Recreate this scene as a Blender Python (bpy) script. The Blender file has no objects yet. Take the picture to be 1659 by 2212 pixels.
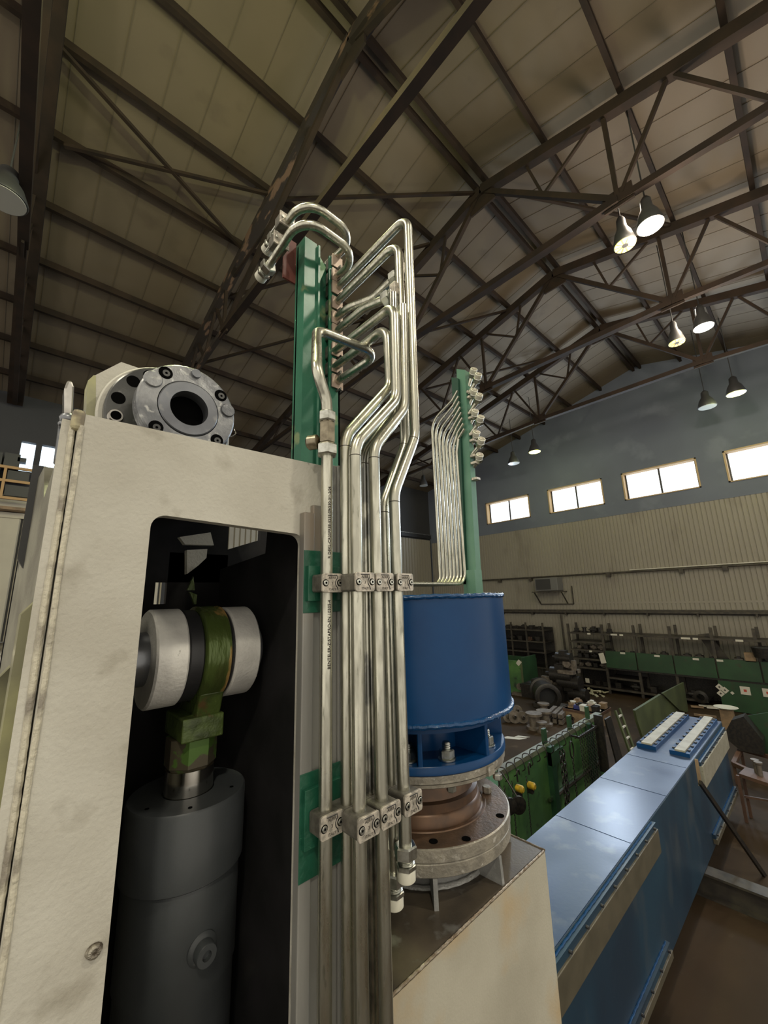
import bpy, bmesh, math, random
from mathutils import Vector, Matrix
random.seed(7)
S = bpy.context.scene
COL = S.collection
PI = math.pi
# ------------------------------------------------------------------ camera
CX, CY, F = 829.5, 1106.0, 855.0
CAM = Vector((0, 0, 3.6))
def _axes():
    A = Vector((20-CX, -(1314-CY), F)); V = Vector((724-CX, -(-2823-CY), F))
    z = V.normalized(); y = (A - A.dot(z)*z).normalized(); x = y.cross(z)
    if x.x < 0: x = -x
    return x, y, z
_X, _Y, _Z = _axes()
def ray(px, py):
    d = Vector((px-CX, -(py-CY), F)); return Vector((_X.dot(d), _Y.dot(d), _Z.dot(d)))
def W(px, py, ax, c):
    """the point of the plane ax = c that the photograph shows at this pixel"""
    d = ray(px, py); i = 'xyz'.index(ax); return CAM + d*((c-CAM[i])/d[i])
cam = bpy.data.cameras.new('camera'); cam.sensor_fit = 'VERTICAL'; cam.sensor_height = 36
cam.lens = F/2212*36; cam.clip_start = .02; cam.clip_end = 200
co = bpy.data.objects.new('camera', cam); COL.objects.link(co); S.camera = co
right = Vector((_X.x, _Y.x, _Z.x)); up = Vector((_X.y, _Y.y, _Z.y)); fw = Vector((_X.z, _Y.z, _Z.z))
m = Matrix((right, up, -fw)).transposed().to_4x4(); m.translation = CAM; co.matrix_world = m
# ------------------------------------------------------------------ exposure, world, lights
S.view_settings.view_transform = 'Standard'; S.view_settings.look = 'None'
S.view_settings.exposure = 0.30; S.view_settings.gamma = 1; S.view_settings.use_curve_mapping = False
w = bpy.data.worlds.new('world'); S.world = w; w.use_nodes = True
bg = w.node_tree.nodes['Background']; bg.inputs[0].default_value = (1.0, .93, .80, 1); bg.inputs[1].default_value = .80
def light(name, kind, loc, energy, color, size=.2, rot=None, **k):
    l = bpy.data.lights.new(name, kind); l.energy = energy; l.color = color
    if kind == 'AREA':
        l.shape = 'RECTANGLE'; l.size = size; l.size_y = k.get('sy', size)
    else: l.shadow_soft_size = size
    o = bpy.data.objects.new(name, l); COL.objects.link(o); o.location = loc
    if rot: o.rotation_euler = rot
    if kind == 'SPOT': l.spot_size = k.get('ang', 2.4); l.spot_blend = .6
    return o
# daylight through the gable windows
for yc in (9.9, 6.65, 3.5, .35, -2.8):
    light('window_daylight', 'AREA', (17.45, yc, 7.7), 170, (.72, .85, 1), 2.3, (0, PI/2, 0), sy=.95).data.spread = 2.8
    S.collection.objects[-1].rotation_euler = (0, math.radians(90), 0)
# ------------------------------------------------------------------ materials
def mat(name, col, rough=.6, metal=0, col2=None, nscale=6, lo=.4, hi=.6, col3=None, n3=40, lo3=.6, hi3=.7,
        bump=0, bscale=60, stretch=(1,1,1), spec=.5, rvar=0):
    M = bpy.data.materials.new(name); M.use_nodes = True; nt = M.node_tree; N = nt.nodes; L = nt.links
    b = N['Principled BSDF']; b.inputs['Roughness'].default_value = rough; b.inputs['Metallic'].default_value = metal
    b.inputs['Specular IOR Level'].default_value = spec
    b.inputs['Base Color'].default_value = (*col, 1)
    tc = N.new('ShaderNodeTexCoord'); mp = N.new('ShaderNodeMapping'); mp.inputs['Scale'].default_value = stretch
    L.new(tc.outputs['Object'], mp.inputs['Vector']); cur = None
    def mask(scale, a, c, det=6):
        n = N.new('ShaderNodeTexNoise'); n.inputs['Scale'].default_value = scale; n.inputs['Detail'].default_value = det
        L.new(mp.outputs[0], n.inputs['Vector'])
        r = N.new('ShaderNodeMapRange'); r.inputs['From Min'].default_value = a; r.inputs['From Max'].default_value = c
        L.new(n.outputs['Fac'], r.inputs['Value']); return r.outputs[0], n
    if col2:
        f, n = mask(nscale, lo, hi); x = N.new('ShaderNodeMix'); x.data_type = 'RGBA'
        x.inputs[6].default_value = (*col, 1); x.inputs[7].default_value = (*col2, 1); L.new(f, x.inputs[0]); cur = x.outputs[2]
        if rvar:
            q = N.new('ShaderNodeMapRange'); q.inputs['To Min'].default_value = rough; q.inputs['To Max'].default_value = rough+rvar
            L.new(f, q.inputs['Value']); L.new(q.outputs[0], b.inputs['Roughness'])
    if col3:
        f, n = mask(n3, lo3, hi3, 9); x = N.new('ShaderNodeMix'); x.data_type = 'RGBA'
        if cur: L.new(cur, x.inputs[6])
        else: x.inputs[6].default_value = (*col, 1)
        x.inputs[7].default_value = (*col3, 1); L.new(f, x.inputs[0]); cur = x.outputs[2]
    if cur: L.new(cur, b.inputs['Base Color'])
    if bump:
        n = N.new('ShaderNodeTexNoise'); n.inputs['Scale'].default_value = bscale; n.inputs['Detail'].default_value = 5
        L.new(mp.outputs[0], n.inputs['Vector'])
        bp = N.new('ShaderNodeBump'); bp.inputs['Strength'].default_value = bump; bp.inputs['Distance'].default_value = .004
        L.new(n.outputs['Fac'], bp.inputs['Height']); L.new(bp.outputs[0], b.inputs['Normal'])
    return M
def emit(name, col, s):
    M = bpy.data.materials.new(name); M.use_nodes = True; b = M.node_tree.nodes['Principled BSDF']
    b.inputs['Base Color'].default_value = (*col, 1); b.inputs['Emission Color'].default_value = (*col, 1)
    b.inputs['Emission Strength'].default_value = s; return M
M = {}
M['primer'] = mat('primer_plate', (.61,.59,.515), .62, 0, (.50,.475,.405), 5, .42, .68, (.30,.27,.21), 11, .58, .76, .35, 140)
M['primer_side'] = mat('primer_olive_grey', (.27,.26,.20), .45, .2, (.16,.15,.115), 7, .42, .62, (.05,.045,.035), 12, .6, .7, .3, 90)  # darker olive-grey than the front plate, with dark blotches
M['weld'] = mat('weld_bead', (.62,.58,.46), .5, 0, (.30,.27,.22), 22, .52, .66, None, bump=.9, bscale=120)
M['inner'] = mat('dark_inner', (.022,.021,.022), .7, 0, (.014,.014,.014), 8, bump=.1, spec=.15)  # near-black puts the shade inside the frame into the colour
M['greypart'] = mat('grey_primer_casting', (.33,.33,.32), .5, .1, (.25,.25,.24), 20, .4, .6, (.07,.06,.05), 30, .66, .72, .3, 160)
M['boss'] = mat('lit_boss_primer', (.78,.76,.71), .45, .1, (.66,.64,.60), 20, .4, .6, (.2,.18,.15), 30, .70, .74, .3, 160)  # primer lightened so the bosses look lit inside the frame
M['castgreen'] = mat('olive_cast', (.085,.125,.03), .28, .2, (.05,.07,.022), 25, .45, .6, (.12,.075,.03), 18, .62, .68, .5, 50)
M['eyering'] = mat('oil_streaked_olive', (.085,.125,.03), .24, .3, (.055,.05,.02), 6, .45, .6, (.50,.30,.10), 9, .60, .64, .8, 50, (1.6,1,.35))
M['black'] = mat('black_rubber', (.02,.02,.022), .45)
M['cyl'] = mat('cylinder_grey', (.060,.066,.070), .42, 0, (.045,.05,.052), 5, .4, .6, (.15,.15,.14), 22, .72, .76, .06, 90)
M['void'] = mat('hole_shade_black', (.004,.004,.004), 1, 0, spec=0)  # flat black that paints the shade inside drilled holes
M['chrome'] = mat('chrome_rod', (.75,.72,.66), .16, 1, (.5,.48,.44), 9, bump=.1, bscale=30, stretch=(1,1,.1))
M['darkmetal'] = mat('oily_steel', (.25,.26,.28), .36, .7, (.15,.155,.17), 9, .4, .62, (.32,.32,.31), 25, .6, .7, .15, 60)
M['scratched'] = mat('scratched_steel', (.33,.335,.34), .38, .7, (.16,.165,.175), 16, .42, .58, (.5,.5,.48), 60, .6, .7, .5, 70)
M['rearsteel'] = mat('dark_oily_disc', (.12,.12,.115), .33, .7, (.07,.07,.068), 9, .4, .62, (.24,.24,.23), 25, .62, .72, .15, 60)
M['bright'] = mat('machined_steel', (.62,.60,.55), .25, 1, (.35,.33,.30), 12)
M['pipe'] = mat('galvanised_pipe', (.66,.65,.55), .27, 1, (.46,.45,.38), 12, .38, .62, (.30,.30,.24), 24, .62, .72, .04, 60, (6,6,1), rvar=.12)
M['pipe_dark'] = mat('galvanised_pipe_mottled', (.50,.49,.42), .25, 1, (.20,.20,.19), 30, .45, .58, None, bump=.05, stretch=(1,1,.5))  # darker than the other pipes, with dark mottling
M['clamp'] = mat('clamp_plate', (.66,.60,.51), .45, .45, (.36,.33,.28), 90, .4, .6, None, bump=.25, bscale=500)
M['clampbody'] = mat('clamp_body', (.20,.19,.16), .5, .5, (.13,.12,.10), 60, bump=.1, bscale=300)
M['zinc'] = mat('zinc_bolt', (.66,.67,.62), .3, 1, (.45,.45,.40), 60)
M['brass'] = mat('tarnished_fitting', (.34,.30,.22), .35, 1, (.22,.19,.14), 60)
M['ink'] = mat('ink', (.05,.04,.03), .7)
M['post'] = mat('green_post', (.022,.13,.075), .36, 0, (.035,.17,.10), 5, .4, .6, (.20,.27,.13), 7, .62, .66, .15, 40)
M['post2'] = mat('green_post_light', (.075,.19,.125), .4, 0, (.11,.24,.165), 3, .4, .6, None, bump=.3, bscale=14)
M['greenweld'] = mat('green_paint_patch', (.012,.085,.048), .3, 0, (.02,.11,.065), 30, .4, .6, None, bump=.4, bscale=60)
M['column'] = mat('column_steel', (.34,.335,.31), .42, .25, (.26,.255,.235), 10, .4, .6, (.30,.24,.18), 6, .64, .74, .1, 80, (1,1,.25))
M['redprimer'] = mat('red_primer', (.20,.055,.04), .55, 0, (.14,.04,.03), 10)
M['blue'] = mat('blue_gloss', (.002,.040,.135), .30, 0, (.003,.048,.155), 4, .4, .6, None, bump=.04, bscale=30, spec=.3)
M['blueweld'] = mat('blue_weld', (.003,.050,.155), .16, 0, None, bump=1.0, bscale=90)
M['cast'] = mat('scuffed_cast', (.36,.33,.27), .45, .35, (.26,.24,.20), 22, .42, .58, (.55,.52,.46), 45, .6, .7, .5, 90)
M['rusty'] = mat('rusty_flange', (.17,.105,.065), .42, .5, (.11,.075,.05), 16, .4, .62, None, bump=.25, bscale=120)
M['rustneck'] = mat('copper_brown_neck', (.15,.085,.05), .38, .45, (.10,.062,.042), 18, .4, .62)
M['boxtop'] = mat('mill_scale', (.13,.105,.075), .38, .35, (.08,.065,.05), 8, .4, .6, (.20,.19,.17), 16, .6, .7, .1, 120)
M['boxside'] = mat('box_primer', (.50,.47,.38), .55, 0, (.42,.39,.31), 4, .4, .62, (.50,.32,.12), 2.2, .60, .74, .15, 160)
M['beamblue'] = mat('beam_blue', (.018,.038,.066), .38, .0, (.016,.050,.086), 1.3, .38, .62, (.05,.068,.085), 3, .56, .74, .15, 30, (1,1,.5), rvar=.15)
M['beamtop'] = mat('beam_top_blue', (.010,.032,.095), .30, .1, (.025,.050,.105), .9, .42, .62, (.085,.105,.14), 3.5, .56, .72, .12, 30, rvar=.12)  # pale patches painted in as glare on the boom's top face
M['wearpad'] = mat('wear_pad', (.115,.10,.068), .5, 0, (.085,.075,.05), 6, .4, .65, (.09,.08,.06), 14, .64, .7)
M['wearpad2'] = mat('wear_pad_light', (.36,.34,.27), .5, 0, (.28,.26,.19), 6, .4, .65, (.2,.17,.12), 20, .64, .7)
M['shelfgreen'] = mat('workshop_green', (.018,.060,.022), .5, 0, (.014,.045,.018), 2, .4, .6, (.03,.04,.02), 7, .6, .7)
M['fencegreen'] = mat('partition_green', (.080,.190,.050), .5, 0, (.040,.105,.035), 1.5, .4, .6, (.02,.035,.02), 5, .58, .7)
M['olive'] = mat('olive_panel', (.085,.105,.045), .55, 0, (.06,.075,.035), 2, .4, .6)
M['rack'] = mat('rack_steel', (.070,.060,.045), .6, .2, (.04,.035,.03), 6)
M['clutter'] = mat('black_oily', (.018,.017,.017), .4, .3, (.035,.03,.025), 20)
M['clutter2'] = mat('grey_parts', (.20,.17,.14), .5, .3, (.12,.10,.08), 9)
M['wood'] = mat('raw_wood', (.28,.19,.11), .7, 0, (.19,.13,.08), 6)
M['brownsteel'] = mat('brown_painted', (.12,.065,.04), .55, 0, (.08,.045,.03), 4)
M['paper'] = mat('paper', (.55,.53,.46), .7)
M['redpaper'] = mat('red_mark', (.45,.06,.04), .7)
M['yellow'] = mat('hoist_yellow', (.55,.35,.02), .45, 0, (.30,.19,.02), 20)
M['white'] = mat('white_cap', (.62,.60,.50), .4)
M['lampbody'] = mat('lamp_housing', (.045,.045,.045), .5, .3)
M['truss'] = mat('truss_brown', (.024,.018,.014), .8, 0, (.032,.022,.016), 3, spec=.1)
M['trussrust'] = mat('truss_flaking', (.026,.019,.015), .6, .1, (.14,.085,.055), 4, .56, .62, None, stretch=(2,.5,1))
M['roof'] = mat('roof_panels', (.130,.101,.066), .8, 0, (.112,.087,.057), .6, .35, .65, (.090,.068,.045), 1.3, .60, .74)
M['plaster'] = mat('upper_wall', (.135,.155,.200), .8, 0, (.115,.132,.172), .5, .35, .65, (.155,.175,.22), .9, .58, .7)  # bluish tone puts the window haze into the wall colour
M['darkwall'] = mat('dark_wall', (.035,.034,.036), .75, 0, (.028,.028,.03), .5)
M['clad'] = mat('cladding', (.265,.245,.20), .6, 0, (.235,.215,.175), .4, .35, .65, (.205,.185,.15), 1.4, .58, .7, stretch=(1,1,.4))
M['clad_left'] = mat('cladding_pale', (.47,.43,.33), .5, 0, (.40,.36,.28), .8)
M['floor'] = mat('dirty_floor', (.052,.034,.019), .75, 0, (.033,.022,.012), .8, .35, .62, (.080,.058,.036), 2.2, .62, .72, .1, 20, spec=.15)
M['frame'] = mat('window_wood', (.42,.30,.16), .6)
M['winmetal'] = mat('mullion', (.03,.03,.035), .5)
M['sky'] = emit('bright_window', (.93,.97,1), 1.6)
M['skyblue'] = emit('bright_window_blue', (.70,.85,1), 1.7)
M['lamp_on'] = emit('lamp_white', (1,.93,.78), 30)
M['lamp_yellow'] = emit('lamp_yellow', (.95,.90,.22), 1.05)
M['lamp_off'] = mat('lamp_glass', (.33,.33,.30), .3)
# ------------------------------------------------------------------ mesh helpers
class MB:
    def __init__(s): s.v = []; s.f = []; s.sm = []
    def add(s, v, f, smooth=False):
        o = len(s.v); s.v += [tuple(p) for p in v]; s.f += [tuple(i+o for i in q) for q in f]; s.sm += [smooth]*len(f); return s
    def box(s, a, b, M=None):
        x0,y0,z0 = a; x1,y1,z1 = b
        v = [Vector(p) for p in ((x0,y0,z0),(x1,y0,z0),(x1,y1,z0),(x0,y1,z0),(x0,y0,z1),(x1,y0,z1),(x1,y1,z1),(x0,y1,z1))]
        if M: v = [M @ p for p in v]
        return s.add(v, [(0,3,2,1),(4,5,6,7),(0,1,5,4),(1,2,6,5),(2,3,7,6),(3,0,4,7)])
    def beam(s, p, q, wd, ht, upv=(0,0,1)):
        p, q = Vector(p), Vector(q); d = (q-p); L = d.length; d.normalize(); u = Vector(upv)
        x = d.cross(u)
        if x.length < 1e-3: x = d.cross(Vector((0,1,0)))
        x.normalize(); u = x.cross(d)
        R = Matrix((x, d, u)).transposed().to_4x4(); R.translation = p
        return s.box((-wd/2,0,-ht/2), (wd/2,L,ht/2), R)
    def lathe(s, c, ax, prof, seg=40, smooth=True, closed=False):
        """prof: (radius, distance along ax)"""
        c = Vector(c); a = Vector(ax).normalized(); t = Vector((0,0,1)) if abs(a.z) < .9 else Vector((1,0,0))
        e1 = a.cross(t).normalized(); e2 = a.cross(e1); v = []; f = []; n = len(prof)
        for r, h in prof:
            for k in range(seg):
                g = 2*PI*(k+.5)/seg; v.append(c + a*h + (e1*math.cos(g)+e2*math.sin(g))*r)
        for i in range(n-1 if not closed else n):
            j = (i+1) % n
            for k in range(seg): f.append((i*seg+k, i*seg+(k+1)%seg, j*seg+(k+1)%seg, j*seg+k))
        if not closed:
            f.append(tuple(range(seg))[::-1]); f.append(tuple((n-1)*seg+k for k in range(seg)))
        return s.add(v, f, smooth)
    def cyl(s, p, q, r, seg=24, smooth=True, r2=None):
        p, q = Vector(p), Vector(q); return s.lathe(p, q-p, [(r,0),(r if r2 is None else r2,(q-p).length)], seg, smooth)
    def hexn(s, p, q, r): return s.cyl(p, q, r, 6, False)
    def tube(s, pts, r, seg=16):
        pts = [Vector(p) for p in pts]; v = []; f = []; n = len(pts); up_ = None
        for i, p in enumerate(pts):
            d = (pts[min(i+1,n-1)] - pts[max(i-1,0)]).normalized()
            if up_ is None:
                up_ = d.cross(Vector((0.3,.1,1)));
                if up_.length < .1: up_ = d.cross(Vector((1,0,0)))
            up_ = (up_ - d*up_.dot(d)).normalized(); w_ = d.cross(up_)
            for k in range(seg):
                g = 2*PI*k/seg; v.append(p + (up_*math.cos(g)+w_*math.sin(g))*r)
        for i in range(n-1):
            for k in range(seg): f.append((i*seg+k, i*seg+(k+1)%seg, (i+1)*seg+(k+1)%seg, (i+1)*seg+k))
        f.append(tuple(range(seg))[::-1]); f.append(tuple((n-1)*seg+k for k in range(seg)))
        return s.add(v, f, True)
    def prism(s, poly, vec, smooth=False):
        """poly: list of 3D points in one plane; pushed along vec"""
        n = len(poly); vec = Vector(vec); v = [Vector(p) for p in poly] + [Vector(p)+vec for p in poly]
        f = [tuple(range(n))[::-1], tuple(range(n, 2*n))] + [(i,(i+1)%n,n+(i+1)%n,n+i) for i in range(n)]
        return s.add(v, f, smooth)
    def frame(s, outer, inner, vec):
        """plate with a hole: both loops have the same number of points"""
        n = len(outer); vec = Vector(vec)
        v = [Vector(p) for p in outer]+[Vector(p) for p in inner]; v += [p+vec for p in v]
        f = []
        for i in range(n):
            j = (i+1)%n
            f += [(i,j,n+j,n+i), (2*n+i,3*n+i,3*n+j,2*n+j), (i,2*n+i,2*n+j,j), (n+i,n+j,3*n+j,3*n+i)]
        return s.add(v, f)
    def ball(s, c, r, seg=12, sc=(1,1,1)):
        v=[];f=[];c=Vector(c);n=seg//2
        for i in range(1,n):
            t=PI*i/n
            for k in range(seg):
                g=2*PI*k/seg; v.append(c+Vector((math.sin(t)*math.cos(g)*sc[0],math.sin(t)*math.sin(g)*sc[1],math.cos(t)*sc[2]))*r)
        a=len(v);v+= [c+Vector((0,0,r*sc[2])), c-Vector((0,0,r*sc[2]))]
        for i in range(n-2):
            for k in range(seg): f.append((i*seg+k,i*seg+(k+1)%seg,(i+1)*seg+(k+1)%seg,(i+1)*seg+k))
        for k in range(seg): f.append((a,(k+1)%seg,k)); f.append((a+1,(n-2)*seg+k,(n-2)*seg+(k+1)%seg))
        return s.add(v,f,True)
    def build(s, name, m, parent=None, label=None, bevel=0, auto=True):
        me = bpy.data.meshes.new(name); me.from_pydata(s.v, [], s.f); me.update()
        bm = bmesh.new(); bm.from_mesh(me); bmesh.ops.recalc_face_normals(bm, faces=bm.faces); bm.to_mesh(me); bm.free()
        for p, k in zip(me.polygons, s.sm): p.use_smooth = k
        if any(s.sm):
            try: me.set_sharp_from_angle(angle=math.radians(40))
            except Exception: pass
        me.materials.append(M[m] if isinstance(m, str) else m)
        o = bpy.data.objects.new(name, me); COL.objects.link(o)
        if parent: o.parent = parent; o.matrix_parent_inverse = Matrix.Translation(-parent.location) if parent.type == 'EMPTY' else Matrix()
        if label: o['label'] = label
        if bevel:
            b = o.modifiers.new('bevel', 'BEVEL'); b.width = bevel; b.segments = 2; b.limit_method = 'ANGLE'
        return o
def tag(o, label, cat, group=None, kind=None):
    o['label'] = label; o['category'] = cat
    if group: o['group'] = group
    if kind: o['kind'] = kind
    return o
def thing(name, label, cat, loc=(0,0,0), group=None):
    o = bpy.data.objects.new(name, None); COL.objects.link(o); o.location = loc; o.empty_display_size = .1
    return tag(o, label, cat, group)
def struct(mb, name, m, parent=None, **k):
    o = mb.build(name, m, parent, **k)
    if not parent: o['kind'] = 'structure'
    return o
def fillet(pts, r, n=8):
    pts = [Vector(p) for p in pts]; rr = r if isinstance(r, (list, tuple)) else [r]*len(pts); out = [pts[0]]
    for i in range(1, len(pts)-1):
        a, b, c = pts[i-1], pts[i], pts[i+1]; u = (a-b).normalized(); v = (c-b).normalized()
        ang = u.angle(v)
        if ang > 3.12: out.append(b); continue
        t = min(rr[i]/math.tan(ang/2), (a-b).length*.49, (c-b).length*.49); R_ = t*math.tan(ang/2)
        bis = (u+v).normalized(); o = b + bis*(R_/math.sin(ang/2))
        s0 = (b+u*t)-o; s1 = (b+v*t)-o; th = s0.angle(s1)
        for k in range(n+1):
            q = k/n; out.append(o + (s0*math.sin((1-q)*th)+s1*math.sin(q*th))/math.sin(th))
    out.append(pts[-1]); return out
def text(body, size, mw, m, parent, name='lettering', depth=.0004):
    cu = bpy.data.curves.new(name, 'FONT'); cu.body = body; cu.size = size; cu.extrude = depth
    cu.align_x = 'CENTER'; cu.align_y = 'CENTER'; tmp = bpy.data.objects.new(name, cu); COL.objects.link(tmp)
    dg = bpy.context.evaluated_depsgraph_get(); me = bpy.data.meshes.new_from_object(tmp.evaluated_get(dg))
    bpy.data.objects.remove(tmp); me.transform(mw); me.materials.clear(); me.materials.append(M[m])
    o = bpy.data.objects.new(name, me); COL.objects.link(o)
    if parent: o.parent = parent; o.matrix_parent_inverse = Matrix.Translation(-parent.location) if parent.type == 'EMPTY' else Matrix()
    return o
def face_y(x, y, z, rot=0):  # text lying in a plane facing -Y
    return Matrix.Translation((x,y,z)) @ Matrix.Rotation(PI/2,4,'X') @ Matrix.Rotation(rot,4,'Z')
# ================================================================== THE HALL
GX, WY, RY, RZ, SL = 17.6, 15.0, 3.55, 12.6, .25
X0, Y0 = -8.0, -8.5
def rz(y): return RZ - SL*abs(y-RY)
struct(MB().box((X0,Y0,-.2),(GX+.3,WY+.3,0)), 'floor', 'floor')
b = MB()
b.prism([(X0,RY,RZ),(X0,WY+.3,rz(WY+.3)),(X0,WY+.3,rz(WY+.3)+.2),(X0,RY,RZ+.2)], (GX+.3-X0,0,0))
b.prism([(X0,RY,RZ),(X0,RY,RZ+.2),(X0,Y0,rz(Y0)+.2),(X0,Y0,rz(Y0))], (GX+.3-X0,0,0))
roof = struct(b, 'ceiling', 'roof')
b = MB()
for i in range(60):                                                   # joints between the roof boards
    x = X0+.45+i*.6
    if x > GX: break
    for (ya, yb) in ((RY+.1, WY), (RY-.1, Y0)):
        b.beam((x,ya,rz(ya)-.004), (x,yb,rz(yb)-.004), .012, .008)
b.build('panel_seam', mat('seam', (.097,.077,.052), .8), roof)
# right gable wall with windows
WIN = [(8.72,11.1),(5.46,7.80),(2.27,4.71),(-.92,1.52),(-4.1,-1.66)]; ZS, ZT = 7.16, 8.28
b = MB(); x0, x1 = GX, GX+.35
b.box((x0,Y0,0),(x1,WY,ZS)); b.box((x0,Y0,ZT),(x1,WY,rz(Y0) if rz(Y0)<9.7 else 9.7))
ys = [WY]+[v for w_ in WIN for v in (w_[1],w_[0])]+[Y0]
for i in range(0, len(ys), 2): b.box((x0,ys[i+1],ZS),(x1,ys[i],ZT))
zz = rz(Y0) if rz(Y0)<9.7 else 9.7
b.prism([(x0,Y0,zz),(x0,WY,zz),(x0,WY,rz(WY)),(x0,RY,RZ),(x0,Y0,rz(Y0))], (x1-x0,0,0))
wr = struct(b, 'wall_right', 'plaster')
def corrug(a, bb, fixed, zlo, zhi, pitch, depth, axis, sgn, groove=.3):
    """ribbed sheet: ribs along z; axis 'y' = runs along y in plane x = fixed"""
    v = []; f = []; prof = []; p = a
    while p < bb:
        for q, d in ((0,0),(groove*.35,depth),(groove*.65,depth),(groove,0)):
            prof.append((p+q*pitch, d))
        p += pitch
    for (t, d) in prof:
        for z in (zlo, zhi):
            v.append((fixed+sgn*(.04-d), t, z) if axis == 'y' else (t, fixed+sgn*(.04-d), z))
    for i in range(len(prof)-1): f.append((2*i,2*i+2,2*i+3,2*i+1))
    return v, f
b = MB(); v, f = corrug(-8.4, 14.95, GX-.02, 2.9, 6.66, .135, .019, 'y', -1); b.add(v, f)
v, f = corrug(-8.4, 14.95, GX-.02, 0, 2.75, .135, .019, 'y', -1); b.add(v, f)
b.build('cladding', 'clad', wr)
MB().box((GX-.07,Y0,6.62),(GX,14.9,6.74)).build('flashing', 'plaster', wr)
MB().box((GX-.03,Y0,3.15),(GX-.065,14.9,3.22)).build('sheet_lap', 'clad', wr)
b = MB().box((GX-.27,Y0+.1,2.80),(GX-.08,14.8,2.86)); b.box((GX-.10,Y0+.1,2.74),(GX-.08,14.8,2.92))
for i in range(14): b.box((GX-.25,-6+i*1.5,2.70),(GX-.085,-5.94+i*1.5,2.80))
tag(b.build('cable_tray', 'rack'), 'long steel cable tray along the right gable wall above the racks', 'cable tray')
for i, (a, c) in enumerate(WIN):
    wdo = bpy.data.objects.new('window_%d' % (i+1), None); COL.objects.link(wdo); wdo.location = (GX,(a+c)/2,ZS); wdo['kind'] = 'structure'
    q = MB(); fx0, fx1 = GX-.03, GX+.30
    q.box((fx0,c-.05,ZS),(fx1,c,ZT)); q.box((fx0,a,ZS),(fx1,a+.05,ZT)); q.box((fx0,a,ZT-.05),(fx1,c,ZT)); q.box((fx0,a,ZS),(fx1,c,ZS+.04))
    q.build('frame', 'frame', wdo)
    q = MB().box((GX+.24,(a+c)/2-.03,ZS+.04),(GX+.28,(a+c)/2+.03,ZT-.05)); q.box((GX+.24,a+.05,ZS+.04),(GX+.28,a+.1,ZT-.05)); q.box((GX+.24,c-.1,ZS+.04),(GX+.28,c-.05,ZT-.05))
    q.build('mullion', 'winmetal', wdo)
    MB().box((GX+.29,a+.04,ZS+.03),(GX+.30,c-.04,ZT-.04)).build('pane', 'sky', wdo)
# left long wall
LW = [(-1.35,-.62),(-.36,.12),(.32,1.0)]
b = MB().box((X0,WY,0),(GX,WY+.3,7.45)); b.box((X0,WY,8.35),(GX,WY+.3,rz(WY)+.05))
b.box((.75,WY,7.45),(GX,WY+.3,8.35)); b.box((X0,WY,7.45),(-.34,WY+.3,8.35)); b.box((-.02,WY,7.45),(.12,WY+.3,8.35))
wl = struct(b, 'wall_left', 'darkwall')
b = MB(); v, f = corrug(4, 17.5, WY-.02, 0, 6.80, .22, .05, 'x', -1); b.add(v, f); b.build('cladding', 'clad', wl)
b = MB(); v, f = corrug(-7.9, 4, WY-.02, 0, 6.05, .52, .07, 'x', -1, .22); b.add(v, f); b.box((X0,WY-.10,6.05),(4,WY,6.2)); b.box((X0,WY-.08,6.36),(4,WY,6.7)); b.build('pale_cladding', 'clad_left', wl)
b = MB().box((4,WY-.16,7.06),(17.5,WY-.02,7.12)); b.build('edge_rail', 'bright', wl)
MB().box((4,WY-.14,6.88),(17.5,WY-.02,7.05)).build('edge_channel', 'black', wl)
for i, (a, c) in enumerate([(-.34,-.02),(.12,.75)]):
    wdo = bpy.data.objects.new('window_%d' % (i+6), None); COL.objects.link(wdo); wdo.location = (a,WY,7.45); wdo['kind'] = 'structure'
    MB().box((a,WY+.2,7.45),(c,WY+.22,8.35)).build('pane', 'skyblue', wdo)
    MB().box((a-.02,WY+.1,7.43),(c+.02,WY+.2,7.47)).build('frame', 'winmetal', wdo)
# crane girder with orange rails on the left wall
t = thing('crane_rail_platform', 'orange railed platform with dark boxes high on the left wall', 'platform', (-2,14.6,6.2))
b = MB()
for z in (7.36,6.98,6.50): b.box((-4,14.55,z),(.02,14.62,z+.07))
for x in (-3.6,-2.9,-2.1,-1.3,-.58): b.box((x,14.56,6.5),(x+.06,14.62,7.4))
b.build('railing', mat('orange_rail', (.42,.25,.10), .5), t)
MB().box((-4,14.55,6.22),(.02,14.95,6.30)).build('deck', 'wood', t)
b = MB().box((-.50,14.64,6.62),(.0,14.9,6.92)); b.box((-.50,14.64,7.05),(-.05,14.9,7.33)); b.box((-1.2,14.64,6.6),(-.65,14.9,6.93)); b.box((-1.1,14.64,7.05),(-.66,14.9,7.8)); b.box((-.62,14.64,7.36),(-.30,14.9,7.82)); b.box((-.35,14.64,7.62),(-.17,14.9,7.74))
b.build('equipment_box', 'lampbody', t)
# purlins
k = 0
OR = 'first second third fourth fifth sixth seventh eighth ninth tenth eleventh twelfth thirteenth fourteenth fifteenth sixteenth'.split()
for i in range(10):
    y = RY+.12+1.295*i
    if y > 14.6: break
    o = MB().box((X0,y-.04,rz(y)-.16),(GX,y+.04,rz(y)-.01)).build('roof_purlin', 'truss')
    tag(o, 'brown roof purlin on the left roof slope, %s one down from the ridge' % OR[i], 'purlin', 'roof purlins on the left slope')
for i in range(9):
    y = RY-.12-1.295*i
    o = MB().box((X0,y-.04,rz(y)-.16),(GX,y+.04,rz(y)-.01)).build('roof_purlin', 'truss')
    tag(o, 'brown roof purlin on the right roof slope, %s one down from the ridge' % OR[i], 'purlin', 'roof purlins on the right slope')
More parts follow.
